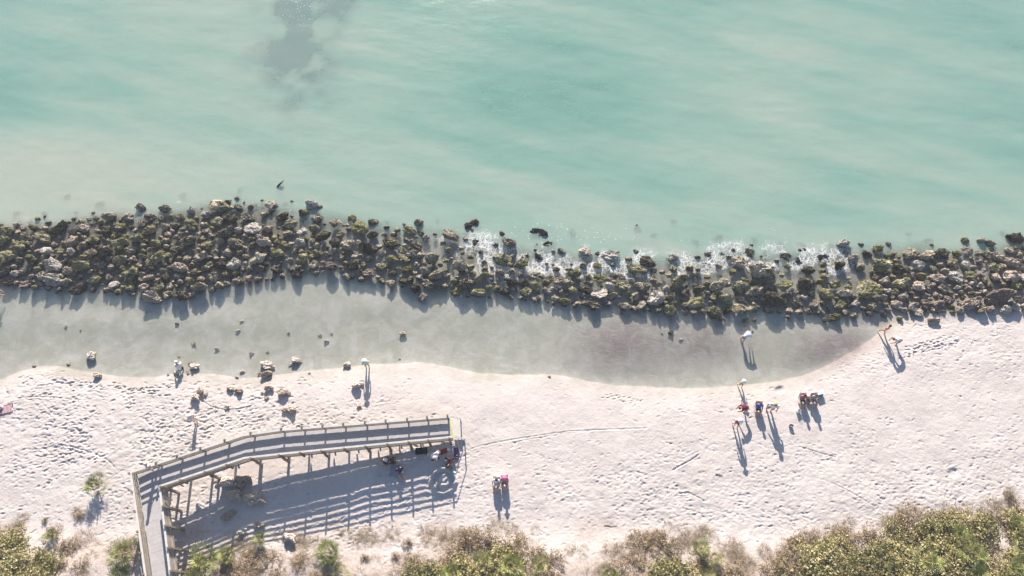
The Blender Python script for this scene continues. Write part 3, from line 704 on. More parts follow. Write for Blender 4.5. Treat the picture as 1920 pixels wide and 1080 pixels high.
for (a, b, c, d) in ((S[0],S[1],Nn[1],Nn[0]), (S[1],S[2],Nn[2],Nn[1]), (S[2],S[3],Nn[3],Nn[2]), (S2[0],S2[1],N2[1],N2[0]), (S2[1],S2[2],N2[2],N2[1])):
    m0 = (a+d)/2; m1 = (b+c)/2; dr = (m1-m0); L2 = dr.to_2d().length
    def zf(p, m0=m0, m1=m1, dr=dr, L2=L2):
        t = (Vector(p)-m0.to_2d()).dot(dr.to_2d())/L2**2; return m0.z+(m1.z-m0.z)*min(1.0, max(0.0, t))
    planks([a, b, c, d], zf, m0, dr)
wpart('deck', bm, M_deck)
# railing sides
def along(px_list, pl, side):
    out = []
    for i in range(len(pl)-1):
        pass
    return out
def side(poly, seg_posts, out_sign, pile_skip, tall=.14):
    pts_all = []
    for (a, b), ts in seg_posts:
        for t in ts: pts_all.append((a+(b-a)*t, (b-a).normalized()))
    return pts_all
def px_t(a, b, xs_, axis=0):
    pa = to_px(a.x, a.y, a.z+RH)[axis]; pb = to_px(b.x, b.y, b.z+RH)[axis]
    return [(x-pa)/(pb-pa) for x in xs_]
sp = [((S[0],S[1]), px_t(S[0],S[1],[839,800,762,721.5,682.5,642,603.5,565,527])), ((S[1],S[2]), px_t(S[1],S[2],[470])), ((S[2],S[3]), px_t(S[2],S[3],[421,375,331,292])),
      ((S2[0],S2[1]), px_t(S2[0],S2[1],[887,924,961,999,1038,1076],1)), ((S2[1],S2[2]), [.35,.8])]
npst = [((Nn[0],Nn[1]), px_t(Nn[0],Nn[1],[842,802,764.5,724,683,643,601,562])), ((Nn[1],Nn[2]), px_t(Nn[1],Nn[2],[523,470])), ((Nn[2],Nn[3]), px_t(Nn[2],Nn[3],[424,383,337])),
        ((N2[0],N2[1]), px_t(N2[0],N2[1],[914,952,989,1030,1072],1)), ((N2[1],N2[2]), [.35,.8])]
short = {'n': {5, 7, 10, 12}, 's': set()}
def center(p):   # inward direction helper
    return p
for key, lst, poly, other in (('s', sp, S, Nn), ('n', npst, Nn, S)):
    k = 0
    for (a, b), ts in lst:
        d = (b-a).normalized(); s = d.cross(Vector((0,0,1))).normalized()
        mid = (a+b)/2; oth = {id(S[0]):1}
        inward = ((Nn[0]+Nn[3])/2-(S[0]+S[3])/2) if key == 's' else ((S[0]+S[3])/2-(Nn[0]+Nn[3])/2)
        if a is S2[0] or a is S2[1]: inward = N2[0]-S2[0]
        if a is N2[0] or a is N2[1]: inward = S2[0]-N2[0]
        if s.dot(inward) > 0: s = -s
        for t in ts:
            p = a+(b-a)*t; q = p+s*.10
            gz = float(height(q.x, q.y))
            bm = bmesh.new(); low_z = p.z-.30
            beam(bm, q+Vector((0,0,-.3)), q+Vector((0,0,RH+.16)), .14, .14, up=d)
            po = wpart('post', bm, M_pile)
            if not (k in short[key]):
                bm = bmesh.new(); bot = Vector((q.x, q.y, gz-.5))
                beam(bm, bot, q+s*.02+Vector((0,0,-.3)), .17, .17, up=d)
                wpart('pile', bm, M_pile)
            k += 1
    # rails
    segs = [(poly[0],poly[1]), (poly[1],poly[2]), (poly[2],poly[3])]+([(S2[0],S2[1]),(S2[1],S2[2])] if key == 's' else [(N2[0],N2[1]),(N2[1],N2[2])])
    for (a, b) in segs:
        d = (b-a).normalized()
        for (z, hgt) in (((.245,.23), (.56,.18), (.84,.14)) if key == 's' else ((.19,.12), (.41,.12), (.63,.12), (.85,.12))):
            bm = bmesh.new(); beam(bm, a+Vector((0,0,z)), b+Vector((0,0,z)), .035, hgt); wpart('rail', bm, M_rail)
        bm = bmesh.new(); beam(bm, a+Vector((0,0,RH))-d*.02, b+Vector((0,0,RH))+d*.02, .15, .04); wpart('rail_cap', bm, M_cap)
        bm = bmesh.new(); beam(bm, a+Vector((0,0,-.19)), b+Vector((0,0,-.19)), .05, .26); wpart('stringer', bm, M_rail)
# cross beams under the deck
for t in (.06,.19,.32,.45,.58,.72,.86,1.0):
    a = S[0].lerp(S[1], t)+Vector((0,0,-.42)); b = Nn[0].lerp(Nn[1], t)+Vector((0,0,-.42)); e = (b-a).normalized()
    bm = bmesh.new(); beam(bm, a-e*.2, b+e*.25, .09, .2); wpart('cross_beam', bm, M_pile)
for t in (.15,.5,.85):
    a = S[2].lerp(S[3], t)+Vector((0,0,-.42)); b = Nn[2].lerp(Nn[3], t)+Vector((0,0,-.42)); e = (b-a).normalized()
    bm = bmesh.new(); beam(bm, a-e*.2, b+e*.25, .09, .2); wpart('cross_beam', bm, M_pile)
for t in (.12,.35,.6,.85):
    a = S2[0].lerp(S2[1], t)+Vector((0,0,-.42)); b = N2[0].lerp(N2[1], t)+Vector((0,0,-.42)); e = (b-a).normalized()
    bm = bmesh.new(); beam(bm, a-e*.1, b+e*.25, .09, .2); wpart('cross_beam', bm, M_pile)
# steps down to the sand at the open end with sloping handrails
ed = (S[0]-S[1]).normalized(); ed.z = 0; ed.normalize(); acr = (Nn[0]-S[0])
zt = 1.55; zg = float(height((S[0].x+Nn[0].x)/2+1.2, (S[0].y+Nn[0].y)/2))
nst = 4
for i in range(nst):
    z = zt-(i+1)*(zt-zg)/(nst+1); o0 = ed*(.16+.21*i)
    bm = bmesh.new(); a = S[0]+acr*.04+o0; b = S[0]+acr*.96+o0; a.z = z; b.z = z
    beam(bm, a, b, .25, .045); wpart('step', bm, M_cap)
bm = bmesh.new(); beam(bm, S[0]+acr*.03+ed*.04+Vector((0,0,.012)), S[0]+acr*.97+ed*.04+Vector((0,0,.012)), .09, .03); wpart('warning_strip', bm, M_yel)
for q in (S[0], Nn[0]):
    bm = bmesh.new(); a = q+Vector((0,0,RH)); b = q+ed*.95; b.z = zg+RH-.05; beam(bm, a, b, .12, .04); wpart('handrail', bm, M_cap)
    bm = bmesh.new(); c = q+ed*.9; beam(bm, Vector((c.x,c.y,zg-.4)), Vector((c.x,c.y,zg+RH)), .1, .1); wpart('post', bm, M_cap)

# ------------------------------------------------------------------ people
def cloth(name, c): return mat_plain('cloth_'+name, c, .85, .12, 9, .1)
SK = {'fair': mat_plain('skin_fair', (.52,.31,.22), .6, .1), 'tan': mat_plain('skin_tan', (.33,.18,.115), .6, .1)}
C = {'white': cloth('white', (.78,.77,.77)), 'paleblue': cloth('pale_blue', (.52,.62,.78)), 'black': cloth('black', (.02,.02,.025)), 'maroon': cloth('maroon', (.16,.022,.045)),
     'red': cloth('red', (.55,.04,.05)), 'royal': cloth('royal_blue', (.03,.08,.45)), 'denim': cloth('denim', (.07,.16,.36)), 'lav': cloth('lavender', (.55,.55,.70)), 'green': cloth('green', (.30,.62,.38)),
     'navy': cloth('navy', (.02,.035,.09)), 'pink': cloth('pink', (.72,.16,.30)), 'grey': cloth('grey', (.28,.27,.28)), 'tealc': cloth('teal', (.03,.38,.40)), 'purple': cloth('purple', (.12,.08,.26)), 'straw': cloth('straw', (.62,.52,.34)), 'rose': cloth('rose', (.32,.12,.15))}
HAIR = {'dark': mat_plain('hair_dark', (.025,.018,.014), .6, .3, 30), 'blond': mat_plain('hair_blond', (.42,.29,.13), .6, .3, 30), 'grey': mat_plain('hair_grey', (.42,.40,.38), .6, .2, 30), 'brown': mat_plain('hair_brown', (.09,.05,.03), .6, .3, 30)}
def skin_bake(name, verts, edges, radii, mat, parent, sub=2, root=0):
    me = bpy.data.meshes.new(name); me.from_pydata([tuple(v) for v in verts], edges, [])
    o = bpy.data.objects.new(name, me); COL.objects.link(o)
    mo = o.modifiers.new('s', 'SKIN'); mo.use_smooth_shade = True
    for i, r in enumerate(radii):
        sv = me.skin_vertices[0].data[i]; sv.radius = (r, r) if isinstance(r, (int, float)) else r; sv.use_root = (i == root)
    o.modifiers.new('u', 'SUBSURF').levels = sub; o.modifiers['u'].render_levels = sub
    dg = bpy.context.evaluated_depsgraph_get(); nm = bpy.data.meshes.new_from_object(o.evaluated_get(dg))
    bpy.data.objects.remove(o); nm.materials.clear(); nm.materials.append(mat); nm.name = name
    return link(name, nm, parent)
V = Vector
def pose(kind, rng):
    """joint dictionary, figure faces +Y, feet on z=0"""
    J = {}
    def arms(sh, swing_l=.1, swing_r=-.05, bend=.25):
        pass
    if kind in ('stand', 'walk', 'wade'):
        st = .0 if kind == 'stand' else .22
        J.update(pelvis=V((0,0,.93)), belly=V((0,.01,1.08)), chest=V((0,0,1.30)), neck=V((0,0,1.47)), head=V((0,.02,1.60)))
        J.update(hipL=V((-.095,0,.90)), hipR=V((.095,0,.90)), kneeL=V((-.11,.03+st*.6,.50)), kneeR=V((.11,.03-st*.2,.50)), ankL=V((-.11,st,.09)), ankR=V((.11,-st,.09)))
        J.update(shL=V((-.18,0,1.40)), shR=V((.18,0,1.40)), elL=V((-.26,-.05,1.13)), elR=V((.26,-.02,1.13)), wrL=V((-.25,.10,.92)), wrR=V((.27,.12,.95)))
    elif kind == 'bend':
        J.update(pelvis=V((0,-.12,.88)), belly=V((0,0,.98)), chest=V((0,.24,1.08)), neck=V((0,.42,1.12)), head=V((0,.54,1.10)))
        J.update(hipL=V((-.10,-.12,.86)), hipR=V((.10,-.12,.86)), kneeL=V((-.14,.02,.47)), kneeR=V((.14,-.03,.47)), ankL=V((-.16,-.06,.09)), ankR=V((.16,-.14,.09)))
        J.update(shL=V((-.18,.34,1.08)), shR=V((.18,.34,1.08)), elL=V((-.22,.42,.80)), elR=V((.22,.46,.80)), wrL=V((-.16,.52,.56)), wrR=V((.14,.56,.56)))
    elif kind == 'crouch':
        J.update(pelvis=V((0,-.18,.36)), belly=V((0,-.10,.52)), chest=V((0,.06,.72)), neck=V((0,.18,.84)), head=V((0,.27,.94)))
        J.update(hipL=V((-.10,-.17,.34)), hipR=V((.10,-.17,.34)), kneeL=V((-.18,.26,.50)), kneeR=V((.18,.26,.50)), ankL=V((-.15,-.02,.09)), ankR=V((.15,-.02,.09)))
        J.update(shL=V((-.18,.10,.79)), shR=V((.18,.10,.79)), elL=V((-.24,.32,.62)), elR=V((.24,.32,.62)), wrL=V((-.12,.48,.42)), wrR=V((.12,.50,.40)))
    elif kind == 'chair':
        J.update(pelvis=V((0,0,.36)), belly=V((0,-.03,.52)), chest=V((0,-.09,.74)), neck=V((0,-.11,.91)), head=V((0,-.08,1.04)))
        J.update(hipL=V((-.10,.02,.35)), hipR=V((.10,.02,.35)), kneeL=V((-.14,.44,.42)), kneeR=V((.14,.44,.42)), ankL=V((-.14,.62,.09)), ankR=V((.14,.60,.09)))
        J.update(shL=V((-.18,-.09,.84)), shR=V((.18,-.09,.84)), elL=V((-.27,.02,.60)), elR=V((.27,.02,.60)), wrL=V((-.22,.24,.56)), wrR=V((.22,.24,.56)))
    else:  # ground: sitting on the sand with legs forward
        J.update(pelvis=V((0,0,.12)), belly=V((0,-.03,.27)), chest=V((0,-.08,.50)), neck=V((0,-.08,.67)), head=V((0,-.04,.80)))
        J.update(hipL=V((-.10,.02,.12)), hipR=V((.10,.02,.12)), kneeL=V((-.16,.38,.32)), kneeR=V((.16,.42,.30)), ankL=V((-.14,.68,.08)), ankR=V((.14,.72,.08)))
        J.update(shL=V((-.18,-.08,.60)), shR=V((.18,-.08,.60)), elL=V((-.26,.08,.38)), elR=V((.26,.08,.38)), wrL=V((-.16,.30,.34)), wrR=V((.18,.30,.34)))
    return J
def person(px, py, kind, rz, top, bottom, hair, label, skin='fair', hat=None, h=1.80, shorts=True, sleeves=True, lift=0.0, grp=None, twist=None, feet_z=None, wide=1.12):
    X, Y, Z = ground(px, py)
    if feet_z is not None: Z = feet_z; X, Y = at_z(px, py, Z)
    t = tag(empty('person', (X, Y, Z+lift), R(rz)), label, 'person', grp)
    t.scale = (wide, wide, 1)
    s = h/1.72; J = {k: v*s for k, v in pose(kind, random).items()}
    if twist:
        for k, v in twist.items(): J[k] = J[k]+V(v)*s
    vs, es, rs = [], [], []
    def add(p, r, par=None):
        vs.append(p); r = r*1.1 if not isinstance(r, tuple) and r > .03 else r; rs.append(r*s if not isinstance(r, tuple) else tuple(x*s for x in r)); i = len(vs)-1
        if par is not None: es.append((par, i))
        return i
    up = (J['head']-J['neck']).normalized()
    ip = add(J['pelvis'], .125); ib = add(J['belly'], .118, ip); ic = add(J['chest'], .135, ib); inn = add(J['neck'], .058, ic)
    ih = add(J['head']-up*.03*s, .085, inn); iht = add(J['head']+up*.07*s, .092, ih); add(J['head']+up*.13*s, .055, iht)
    fw = V((0,1,0)) if kind != 'bend' else V((0,.35,-1)).normalized()
    add(J['head']+fw*.105*s, .018, ih)                                   # nose
    for sx in (-1, 1): add(J['head']+V((sx*.095,0,.01))*s, .016, ih)        # ears
    for q in 'LR':
        sg = -1 if q == 'L' else 1
        a = add(J['sh'+q], .062, ic); e = add(J['el'+q], .043, a); wv = add(J['wr'+q], .030, e)
        d = (J['wr'+q]-J['el'+q]).normalized(); sdv = V((1,0,0)) if abs(d.x) < .8 else V((0,1,0)); sdv = (sdv-d*sdv.dot(d)).normalized(); pn = d.cross(sdv)
        palm = add(J['wr'+q]+d*.075*s, (.040,.020), wv)
        for fi, (off, ln) in enumerate(((-.030,.062),(-.010,.074),(.010,.070),(.030,.055))):
            k1 = add(J['wr'+q]+(d*.105+sdv*off)*s, .0095, palm); add(J['wr'+q]+(d*(.105+ln)+sdv*off*1.1+pn*.022)*s, .008, k1)
        k1 = add(J['wr'+q]+(d*.055-sdv*sg*.045)*s, .011, palm); add(J['wr'+q]+(d*.095-sdv*sg*.062+pn*.012)*s, .009, k1)
        hp = add(J['hip'+q], .098, ip); kn = add(J['knee'+q], .060, hp); an = add(J['ank'+q], .040, kn); add(V((J['ank'+q].x, J['ank'+q].y+.13*s, .035*s)), .035, an)
    skin_bake('body', vs, es, rs, SK[skin], t, 1)
    # shirt
    if top:
        sv = [J['pelvis']+V((0,0,.02)), J['belly'], J['chest'], J['chest'].lerp(J['neck'], .62)]; se = [(0,1),(1,2),(2,3)]; sr = [.150*s,.142*s,.158*s,.085*s]
        if sleeves:
            for q in 'LR':
                i = len(sv); sv += [J['sh'+q], J['sh'+q].lerp(J['el'+q], .75)]; se += [(2,i),(i,i+1)]; sr += [.085*s,.068*s]
        skin_bake('shirt', sv, se, sr, C[top], t, 1)
    if bottom:
        sv = [J['pelvis']+V((0,0,.03*s)), J['pelvis']+V((0,0,-.02*s))]; se = [(0,1)]; sr = [.142*s,.14*s]
        for q in 'LR':
            i = len(sv); f = .75 if shorts else .98
            sv += [J['hip'+q], J['hip'+q].lerp(J['knee'+q], f)]; se += [(1,i),(i,i+1)]; sr += [.118*s,.088*s]
            if not shorts: sv.append(J['knee'+q].lerp(J['ank'+q], .85)); se.append((i+1,i+2)); sr.append(.062*s)
        skin_bake('shorts' if shorts else 'trousers', sv, se, sr, C[bottom], t, 1)
    hc = J['head']+up*.045*s
    bm = bmesh.new(); bmesh.ops.create_uvsphere(bm, u_segments=14, v_segments=9, radius=.112*s)
    bmesh.ops.delete(bm, geom=[v for v in bm.verts if v.co.dot(V((0,.55,-.8))) > .035*s], context='VERTS')
    for v in bm.verts: v.co = v.co*(1+.06*mnoise.noise(v.co*25))+hc-fw*.012*s
    bobj('hair', bm, HAIR[hair], t, True)
    for sx in (-1, 1):
        bm = bmesh.new(); bmesh.ops.create_icosphere(bm, subdivisions=1, radius=.011*s)
        e = J['head']+fw*.083*s+V((sx*.033,0,0))*s+up*.018*s
        for v in bm.verts: v.co += e
        bobj('eye', bm, C['black'], t)
    if hat:
        bm = bmesh.new(); prof = [(.155,.055),(.205,.035),(.2,.05),(.125,.075),(.118,.13),(.085,.165),(.0,.172)]
        if hat[1] == 'cap': prof = [(.12,.05),(.128,.06),(.122,.10),(.09,.145),(0,.155)]
        n = 18; prev = None
        for (r, z) in prof:
            ring = [bm.verts.new((r*s*math.cos(2*math.pi*k/n), r*s*math.sin(2*math.pi*k/n)*1.06, z*s)) for k in range(n)] if r > 0 else [bm.verts.new((0,0,z*s))]
            if prev:
                if len(ring) == 1:
                    for k in range(n): bm.faces.new([prev[k], prev[(k+1)%n], ring[0]])
                else:
                    for k in range(n): bm.faces.new([prev[k], prev[(k+1)%n], ring[(k+1)%n], ring[k]])
            prev = ring
        if hat[1] == 'cap': beam(bm, (0,.10*s,.058*s), (0,.21*s,.045*s), .14*s, .012*s)
        q = V((0,0,1)).rotation_difference(up); 
        for v in bm.verts: v.co = q @ v.co+J['head']
        bobj('hat', bm, C[hat[0]], t, True)
    return t
def beach_chair(px, py, rz, mat, label, grp=None, offset=None, backc=None):
    if offset is None: X, Y, Z = ground(px, py)
    else: X, Y, Z = offset
    t = tag(empty('beach_chair', (X, Y, Z), R(rz)), label, 'beach chair', grp)
    fm = C['grey']
    bm = bmesh.new(); beam(bm, (0,-.22,.24), (0,.24,.30), .52, .02, up=(0,0,1)); bobj('seat', bm, mat, t)
    bm = bmesh.new(); beam(bm, (0,-.22,.25), (0,-.42,.92), .52, .02, up=(0,-1,.3)); bobj('backrest', bm, backc or mat, t)
    for sx in (-1, 1):
        bm = bmesh.new(); tube(bm, [(sx*.28,.26,.0),(sx*.28,.24,.30),(sx*.28,-.2,.25)], .013); tube(bm, [(sx*.28,-.43,.94),(sx*.28,-.2,.22),(sx*.28,-.34,0)], .013); bobj('side_frame', bm, fm, t)
        bm = bmesh.new(); beam(bm, (sx*.29,.22,.47), (sx*.29,-.28,.48), .05, .02); tube(bm, [(sx*.29,.2,.29),(sx*.29,.2,.46)], .012); bobj('armrest', bm, C['white'], t)
    return t
def tote(px, py, col, label, w=.42, d=.22, h=.36, rz=10, cat='beach bag', name='beach_bag', grp=None):
    X, Y, Z = ground(px, py); t = tag(empty(name, (X, Y, Z), R(rz)), label, cat, grp)
    bm = bmesh.new(); n = 20; prev = None; rings = []
    for (sc, z) in ((.86,0.0),(.98,.3),(1.04,.7),(1.0,1.0),(.94,1.0),(.92,.25),(.0,.22)):
        if sc == 0: ring = [bm.verts.new((0,0,z*h))]
        else: ring = [bm.verts.new((w/2*sc*(1+.05*math.sin(5*a+z*3))*math.copysign(abs(math.cos(a))**.7, math.cos(a)), d/2*sc*math.copysign(abs(math.sin(a))**.7, math.sin(a)), z*h+(.03*math.cos(2*a) if z > .9 else 0))) for a in (2*math.pi*k/n for k in range(n))]
        if prev:
            if len(ring) == 1:
                for k in range(n): bm.faces.new([prev[k], prev[(k+1)%n], ring[0]])
            else:
                for k in range(n): bm.faces.new([prev[k], prev[(k+1)%n], ring[(k+1)%n], ring[k]])
        prev = ring
    bobj('pouch', bm, C[col], t, True)
    for sy in (-1, 1):
        bm = bmesh.new(); tube(bm, [(-w*.25,sy*d*.5,h*.9),(-w*.2,sy*d*.55,h*1.35),(w*.2,sy*d*.55,h*1.35),(w*.25,sy*d*.5,h*.9)], .012); bobj('handle', bm, C['white'] if col != 'white' else C['grey'], t)
    return t
def towel(px, py, L_, Wd, rz, cols, label, stripe=None):
    X, Y, Z = ground(px, py); mt, N, L, b = new_mat('towel_cloth')
    tc = N.new('ShaderNodeTexCoord').outputs['Object']; wv = N.new('ShaderNodeTexWave'); wv.inputs['Scale'].default_value = stripe or 1.0; wv.bands_direction = 'X'; L.new(tc, wv.inputs['Vector'])
    L.new(ramp(N, L, wv.outputs['Fac'], [(.4, cols[0]), (.6, cols[1])]), b.inputs['Base Color']); b.inputs['Roughness'].default_value = .9
    bm = bmesh.new(); nx, ny = 16, 10; g = []
    for j in range(ny+1):
        for i in range(nx+1):
            x = (i/nx-.5)*L_; y = (j/ny-.5)*Wd; z = .035+.03*float(vnoise(x*4+px, y*4, 3)); g.append(bm.verts.new((x, y, z)))
    for j in range(ny):
        for i in range(nx): bm.faces.new([g[j*(nx+1)+i], g[j*(nx+1)+i+1], g[(j+1)*(nx+1)+i+1], g[(j+1)*(nx+1)+i]])
    r = bmesh.ops.solidify(bm, geom=bm.faces[:], thickness=.015)
    o = bobj('towel', bm, mt, None, True); o.location = (X, Y, float(height(X, Y))+.01); o.rotation_euler = (0,0,R(rz)); tag(o, label, 'towel'); return o

person(1, 557, 'bend', -80, 'paleblue', 'paleblue', 'brown', 'person in pale blue shirt bending over rocks at the very edge of the picture', h=1.78, shorts=False)
person(341, 692, 'crouch', 25, 'white', 'black', 'grey', 'crouching person in white shirt, white hat and black waistband among waterline stones', hat=('white','cap'))
person(369, 790, 'stand', 60, 'lav', 'white', 'grey', 'person in lavender shirt standing on footprinted sand above the boardwalk rail', hat=('white','cap'))
person(690, 689, 'stand', 20, 'green', 'grey', 'brown', 'person in light green shirt and white hat standing at the waterline', hat=('white','brim'))
person(1391, 638, 'bend', -60, 'paleblue', 'paleblue', 'dark', 'person in pale blue wading alone in the lagoon, bending forward', h=1.85)
person(1386, 723, 'walk', 200, 'straw', 'rose', 'brown', 'child in cream top and white hat stepping off the wet sand', hat=('white','brim'), h=1.45)
person(1377, 797, 'walk', 190, 'maroon', 'maroon', 'brown', 'person in white hat and maroon outfit walking below the seated group', hat=('white','brim'), skin='fair')
person(1393, 769, 'bend', 100, 'maroon', 'maroon', 'brown', 'person in dark red bending down between the two hatted walkers', skin='tan')
person(1419, 766, 'chair', 175, 'royal', 'navy', 'dark', 'person with dark hair and royal blue shirt seated in a cream chair')
beach_chair(1419, 766, 175, C['straw'], 'cream beach chair under the royal blue shirted person')
person(1441, 768, 'stand', 160, 'white', 'denim', 'blond', 'large person in white shirt and denim shorts beside the blue shirted sitter', h=1.9, wide=1.5)
person(1501, 750, 'chair', 180, 'rose', 'black', 'dark', 'sitter in dusky red top and black bottoms with dark hair', skin='tan')
beach_chair(1501, 750, 180, C['white'], 'white beach chair holding the dusky red dressed sitter')
person(1513, 748, 'ground', 175, 'straw', 'rose', 'blond', 'blond child sitting on sand between the two seated adults', h=1.3)
person(1522, 750, 'chair', 185, 'grey', 'grey', 'brown', 'sitter in grey brown top in the chair next to the cool box')
beach_chair(1522, 750, 185, C['lav'], 'lavender beach chair holding the grey dressed sitter')
person(1652, 624, 'walk', 30, 'maroon', 'maroon', 'dark', 'person in maroon swimsuit stepping at the foot of the rocks', sleeves=False)
person(1677, 643, 'bend', 95, 'white', 'black', 'dark', 'person in white shirt and black shorts bent low over the sand near the rocks')
person(931, 906, 'chair', 175, 'white', 'white', 'dark', 'black-haired person in white sitting on open sand by the pink hatted sitter')
beach_chair(931, 906, 175, C['white'], 'white beach chair under the black-haired sitter on open sand')
person(946, 903, 'chair', 182, 'rose', 'grey', 'blond', 'sitter with a pink sun hat on the open sand', hat=('pink','brim'))
beach_chair(946, 903, 182, C['white'], 'white beach chair under the pink hatted sitter')
person(726, 866, 'ground', 80, 'black', 'black', 'grey', 'person in black with white cap sitting at the shade edge under the boardwalk', hat=('white','cap'))
person(739, 866, 'ground', 100, 'black', 'maroon', 'dark', 'person in black stretched beside the white capped sitter under the boardwalk', skin='tan')
person(751, 883, 'ground', 200, 'navy', 'denim', 'dark', 'person in navy sitting in full shade beside the pale towel')
person(822, 854, 'bend', 150, 'white', 'black', 'dark', 'person in white shirt bent over in shade beneath the boardwalk end')
person(843, 864, 'ground', 200, 'red', 'red', 'brown', 'child in red playing in the shade beneath the boardwalk end', h=1.2)
person(840, 873, 'crouch', 240, 'black', 'tealc', 'dark', 'child in black and teal crouching by the dug sand ring', h=1.25)
dk = at_z(291, 878, 2.8)
person(291, 878, 'walk', -70, 'lav', 'white', 'grey', 'person in pale clothes walking on the boardwalk near its corner', feet_z=2.83, shorts=False)
towel(7, 769, 1.6, .85, 15, ((.62,.16,.20),(.75,.74,.76)), 'red and white striped towel spread on sand at the edge of the beach', 2.6)
tote(4, 765, 'white', 'white bag set down on the striped towel', .3, .2, .25)
towel(741, 882, 1.0, .7, 80, ((.55,.53,.62),(.50,.49,.58)), 'pale mauve towel lying in the boardwalk shade')
towel(831, 847, .75, .4, 20, ((.50,.03,.05),(.42,.03,.04)), 'bright red towel crumpled in the shade at the boardwalk end')
tw = towel(856, 850, .95, .38, 95, ((.16,.11,.30),(.13,.09,.26)), 'purple towel lying in sunshine just past the boardwalk end')
tote(1496, 772, 'white', 'white bag alone on sand just below the seated trio', .36, .26, .3, 20)
tote(1482, 799, 'grey', 'grey brown bag lying apart on the dry sand under the group', .34, .24, .28, -20)
tote(846, 879, 'tealc', 'small teal bucket beside the dug sand ring', .3, .3, .3, 0, 'bucket', 'toy_bucket')
tote(848, 863, 'red', 'bright red bag next to the child in red', .32, .22, .25, 30)
tote(838, 862, 'black', 'black bag in shade between the red bag and the sand ring', .36, .25, .28, -30)
tote(821, 861, 'grey', 'grey bag in shade just above the dug sand ring', .34, .25, .25, 30)
tote(857, 857, 'pink', 'small pink bag in the sunshine beside the purple towel', .24, .2, .2, 0)
# cool box
X, Y, Z = ground(1535, 738); t = tag(empty('cool_box', (X, Y, Z), R(15)), 'white lidded dark green cool box at the end of the seated trio', 'cool box')
bm = bmesh.new(); beam(bm, (-.3,0,.18), (.3,0,.18), .36, .34); bmesh.ops.bevel(bm, geom=bm.edges[:], offset=.03, segments=2, affect='EDGES'); bobj('tub', bm, mat_plain('cooler_green', (.04,.14,.11), .5, .1), t)
bm = bmesh.new(); beam(bm, (-.32,0,.39), (.32,0,.39), .38, .07); bmesh.ops.bevel(bm, geom=bm.edges[:], offset=.02, segments=2, affect='EDGES'); bobj('lid', bm, C['white'], t)
for sx in (-1, 1):
    bm = bmesh.new(); tube(bm, [(sx*.31,-.1,.3),(sx*.37,-.1,.27),(sx*.37,.1,.27),(sx*.31,.1,.3)], .015); bobj('handle', bm, C['white'], t)
# beach wagon
X, Y, Z = ground(791, 847); t = tag(empty('beach_wagon', (X, Y, Z), R(3)), 'black canvas wagon parked at the shade edge under the boardwalk', 'wagon')
bm = bmesh.new(); 
for sy in (-1, 1): beam(bm, (-.48,sy*.24,.36), (.48,sy*.24,.36), .02, .32)
for sx in (-1, 1): beam(bm, (sx*.48,-.24,.36), (sx*.48,.24,.36), .02, .32)
beam(bm, (-.48,0,.21), (.48,0,.21), .48, .02); bobj('canvas_tub', bm, C['black'], t)
bm = bmesh.new(); beam(bm, (-.3,.02,.34), (.32,-.02,.34), .34, .22); bmesh.ops.bevel(bm, geom=bm.edges[:], offset=.05, segments=2, affect='EDGES'); bobj('load', bm, C['navy'], t, True)
for sx in (-1, 1):
    for sy in (-1, 1):
        bm = bmesh.new(); bmesh.ops.create_cone(bm, cap_ends=True, segments=16, radius1=.11, radius2=.11, depth=.06)
        for v in bm.verts: v.co = V((v.co.x, v.co.z, v.co.y))+V((sx*.34, sy*.26, .11))
        bobj('wheel', bm, C['grey'], t)
bm = bmesh.new(); tube(bm, [(.48,0,.25),(.8,0,.4),(.95,0,.75)], .014); tube(bm, [(.95,-.09,.75),(.95,.09,.75)], .014); bobj('pull_handle', bm, C['grey'], t)
# stick in the water
X, Y = at_z(525, 347, 0); bm = bmesh.new(); tube(bm, [(-.35,-.3,-.15),(-.1,-.08,.08),(.15,.12,.2),(.4,.42,.28)], [.09,.11,.08,.03], 7); tube(bm, [(.1,.1,.18),(.35,.05,.3)], [.05,.02], 6)
o = bobj('driftwood', bm, mat_plain('wet_wood', (.035,.03,.025), .6, .3), None, True); o.location = (X, Y, 0); tag(o, 'dark slanting driftwood poking out of milky water beyond the rocks', 'driftwood')
# loose driftwood sticks on the sand
for i, (px, py, a, L_, lab) in enumerate(((1145,985,2,1.1,'straight thin stick lying flat on sand above the middle shrubs'),(1348,889,-4,.6,'short straight stick among footprints below the long shadows'),(1782,947,100,1.0,'thin bare stick poking up from the big thicket'))):
    X, Y, Z = ground(px, py); bm = bmesh.new(); tube(bm, [(-L_/2,0,.02),(0,.03,.05),(L_/2,-.02,.03 if i < 2 else .7)], [.022,.028,.012], 6); o = bobj('stick', bm, M_pile, None, True); o.location = (X, Y, Z+(.6 if i == 2 else .01)); o.rotation_euler = (0,0,R(a)); tag(o, lab, 'stick')

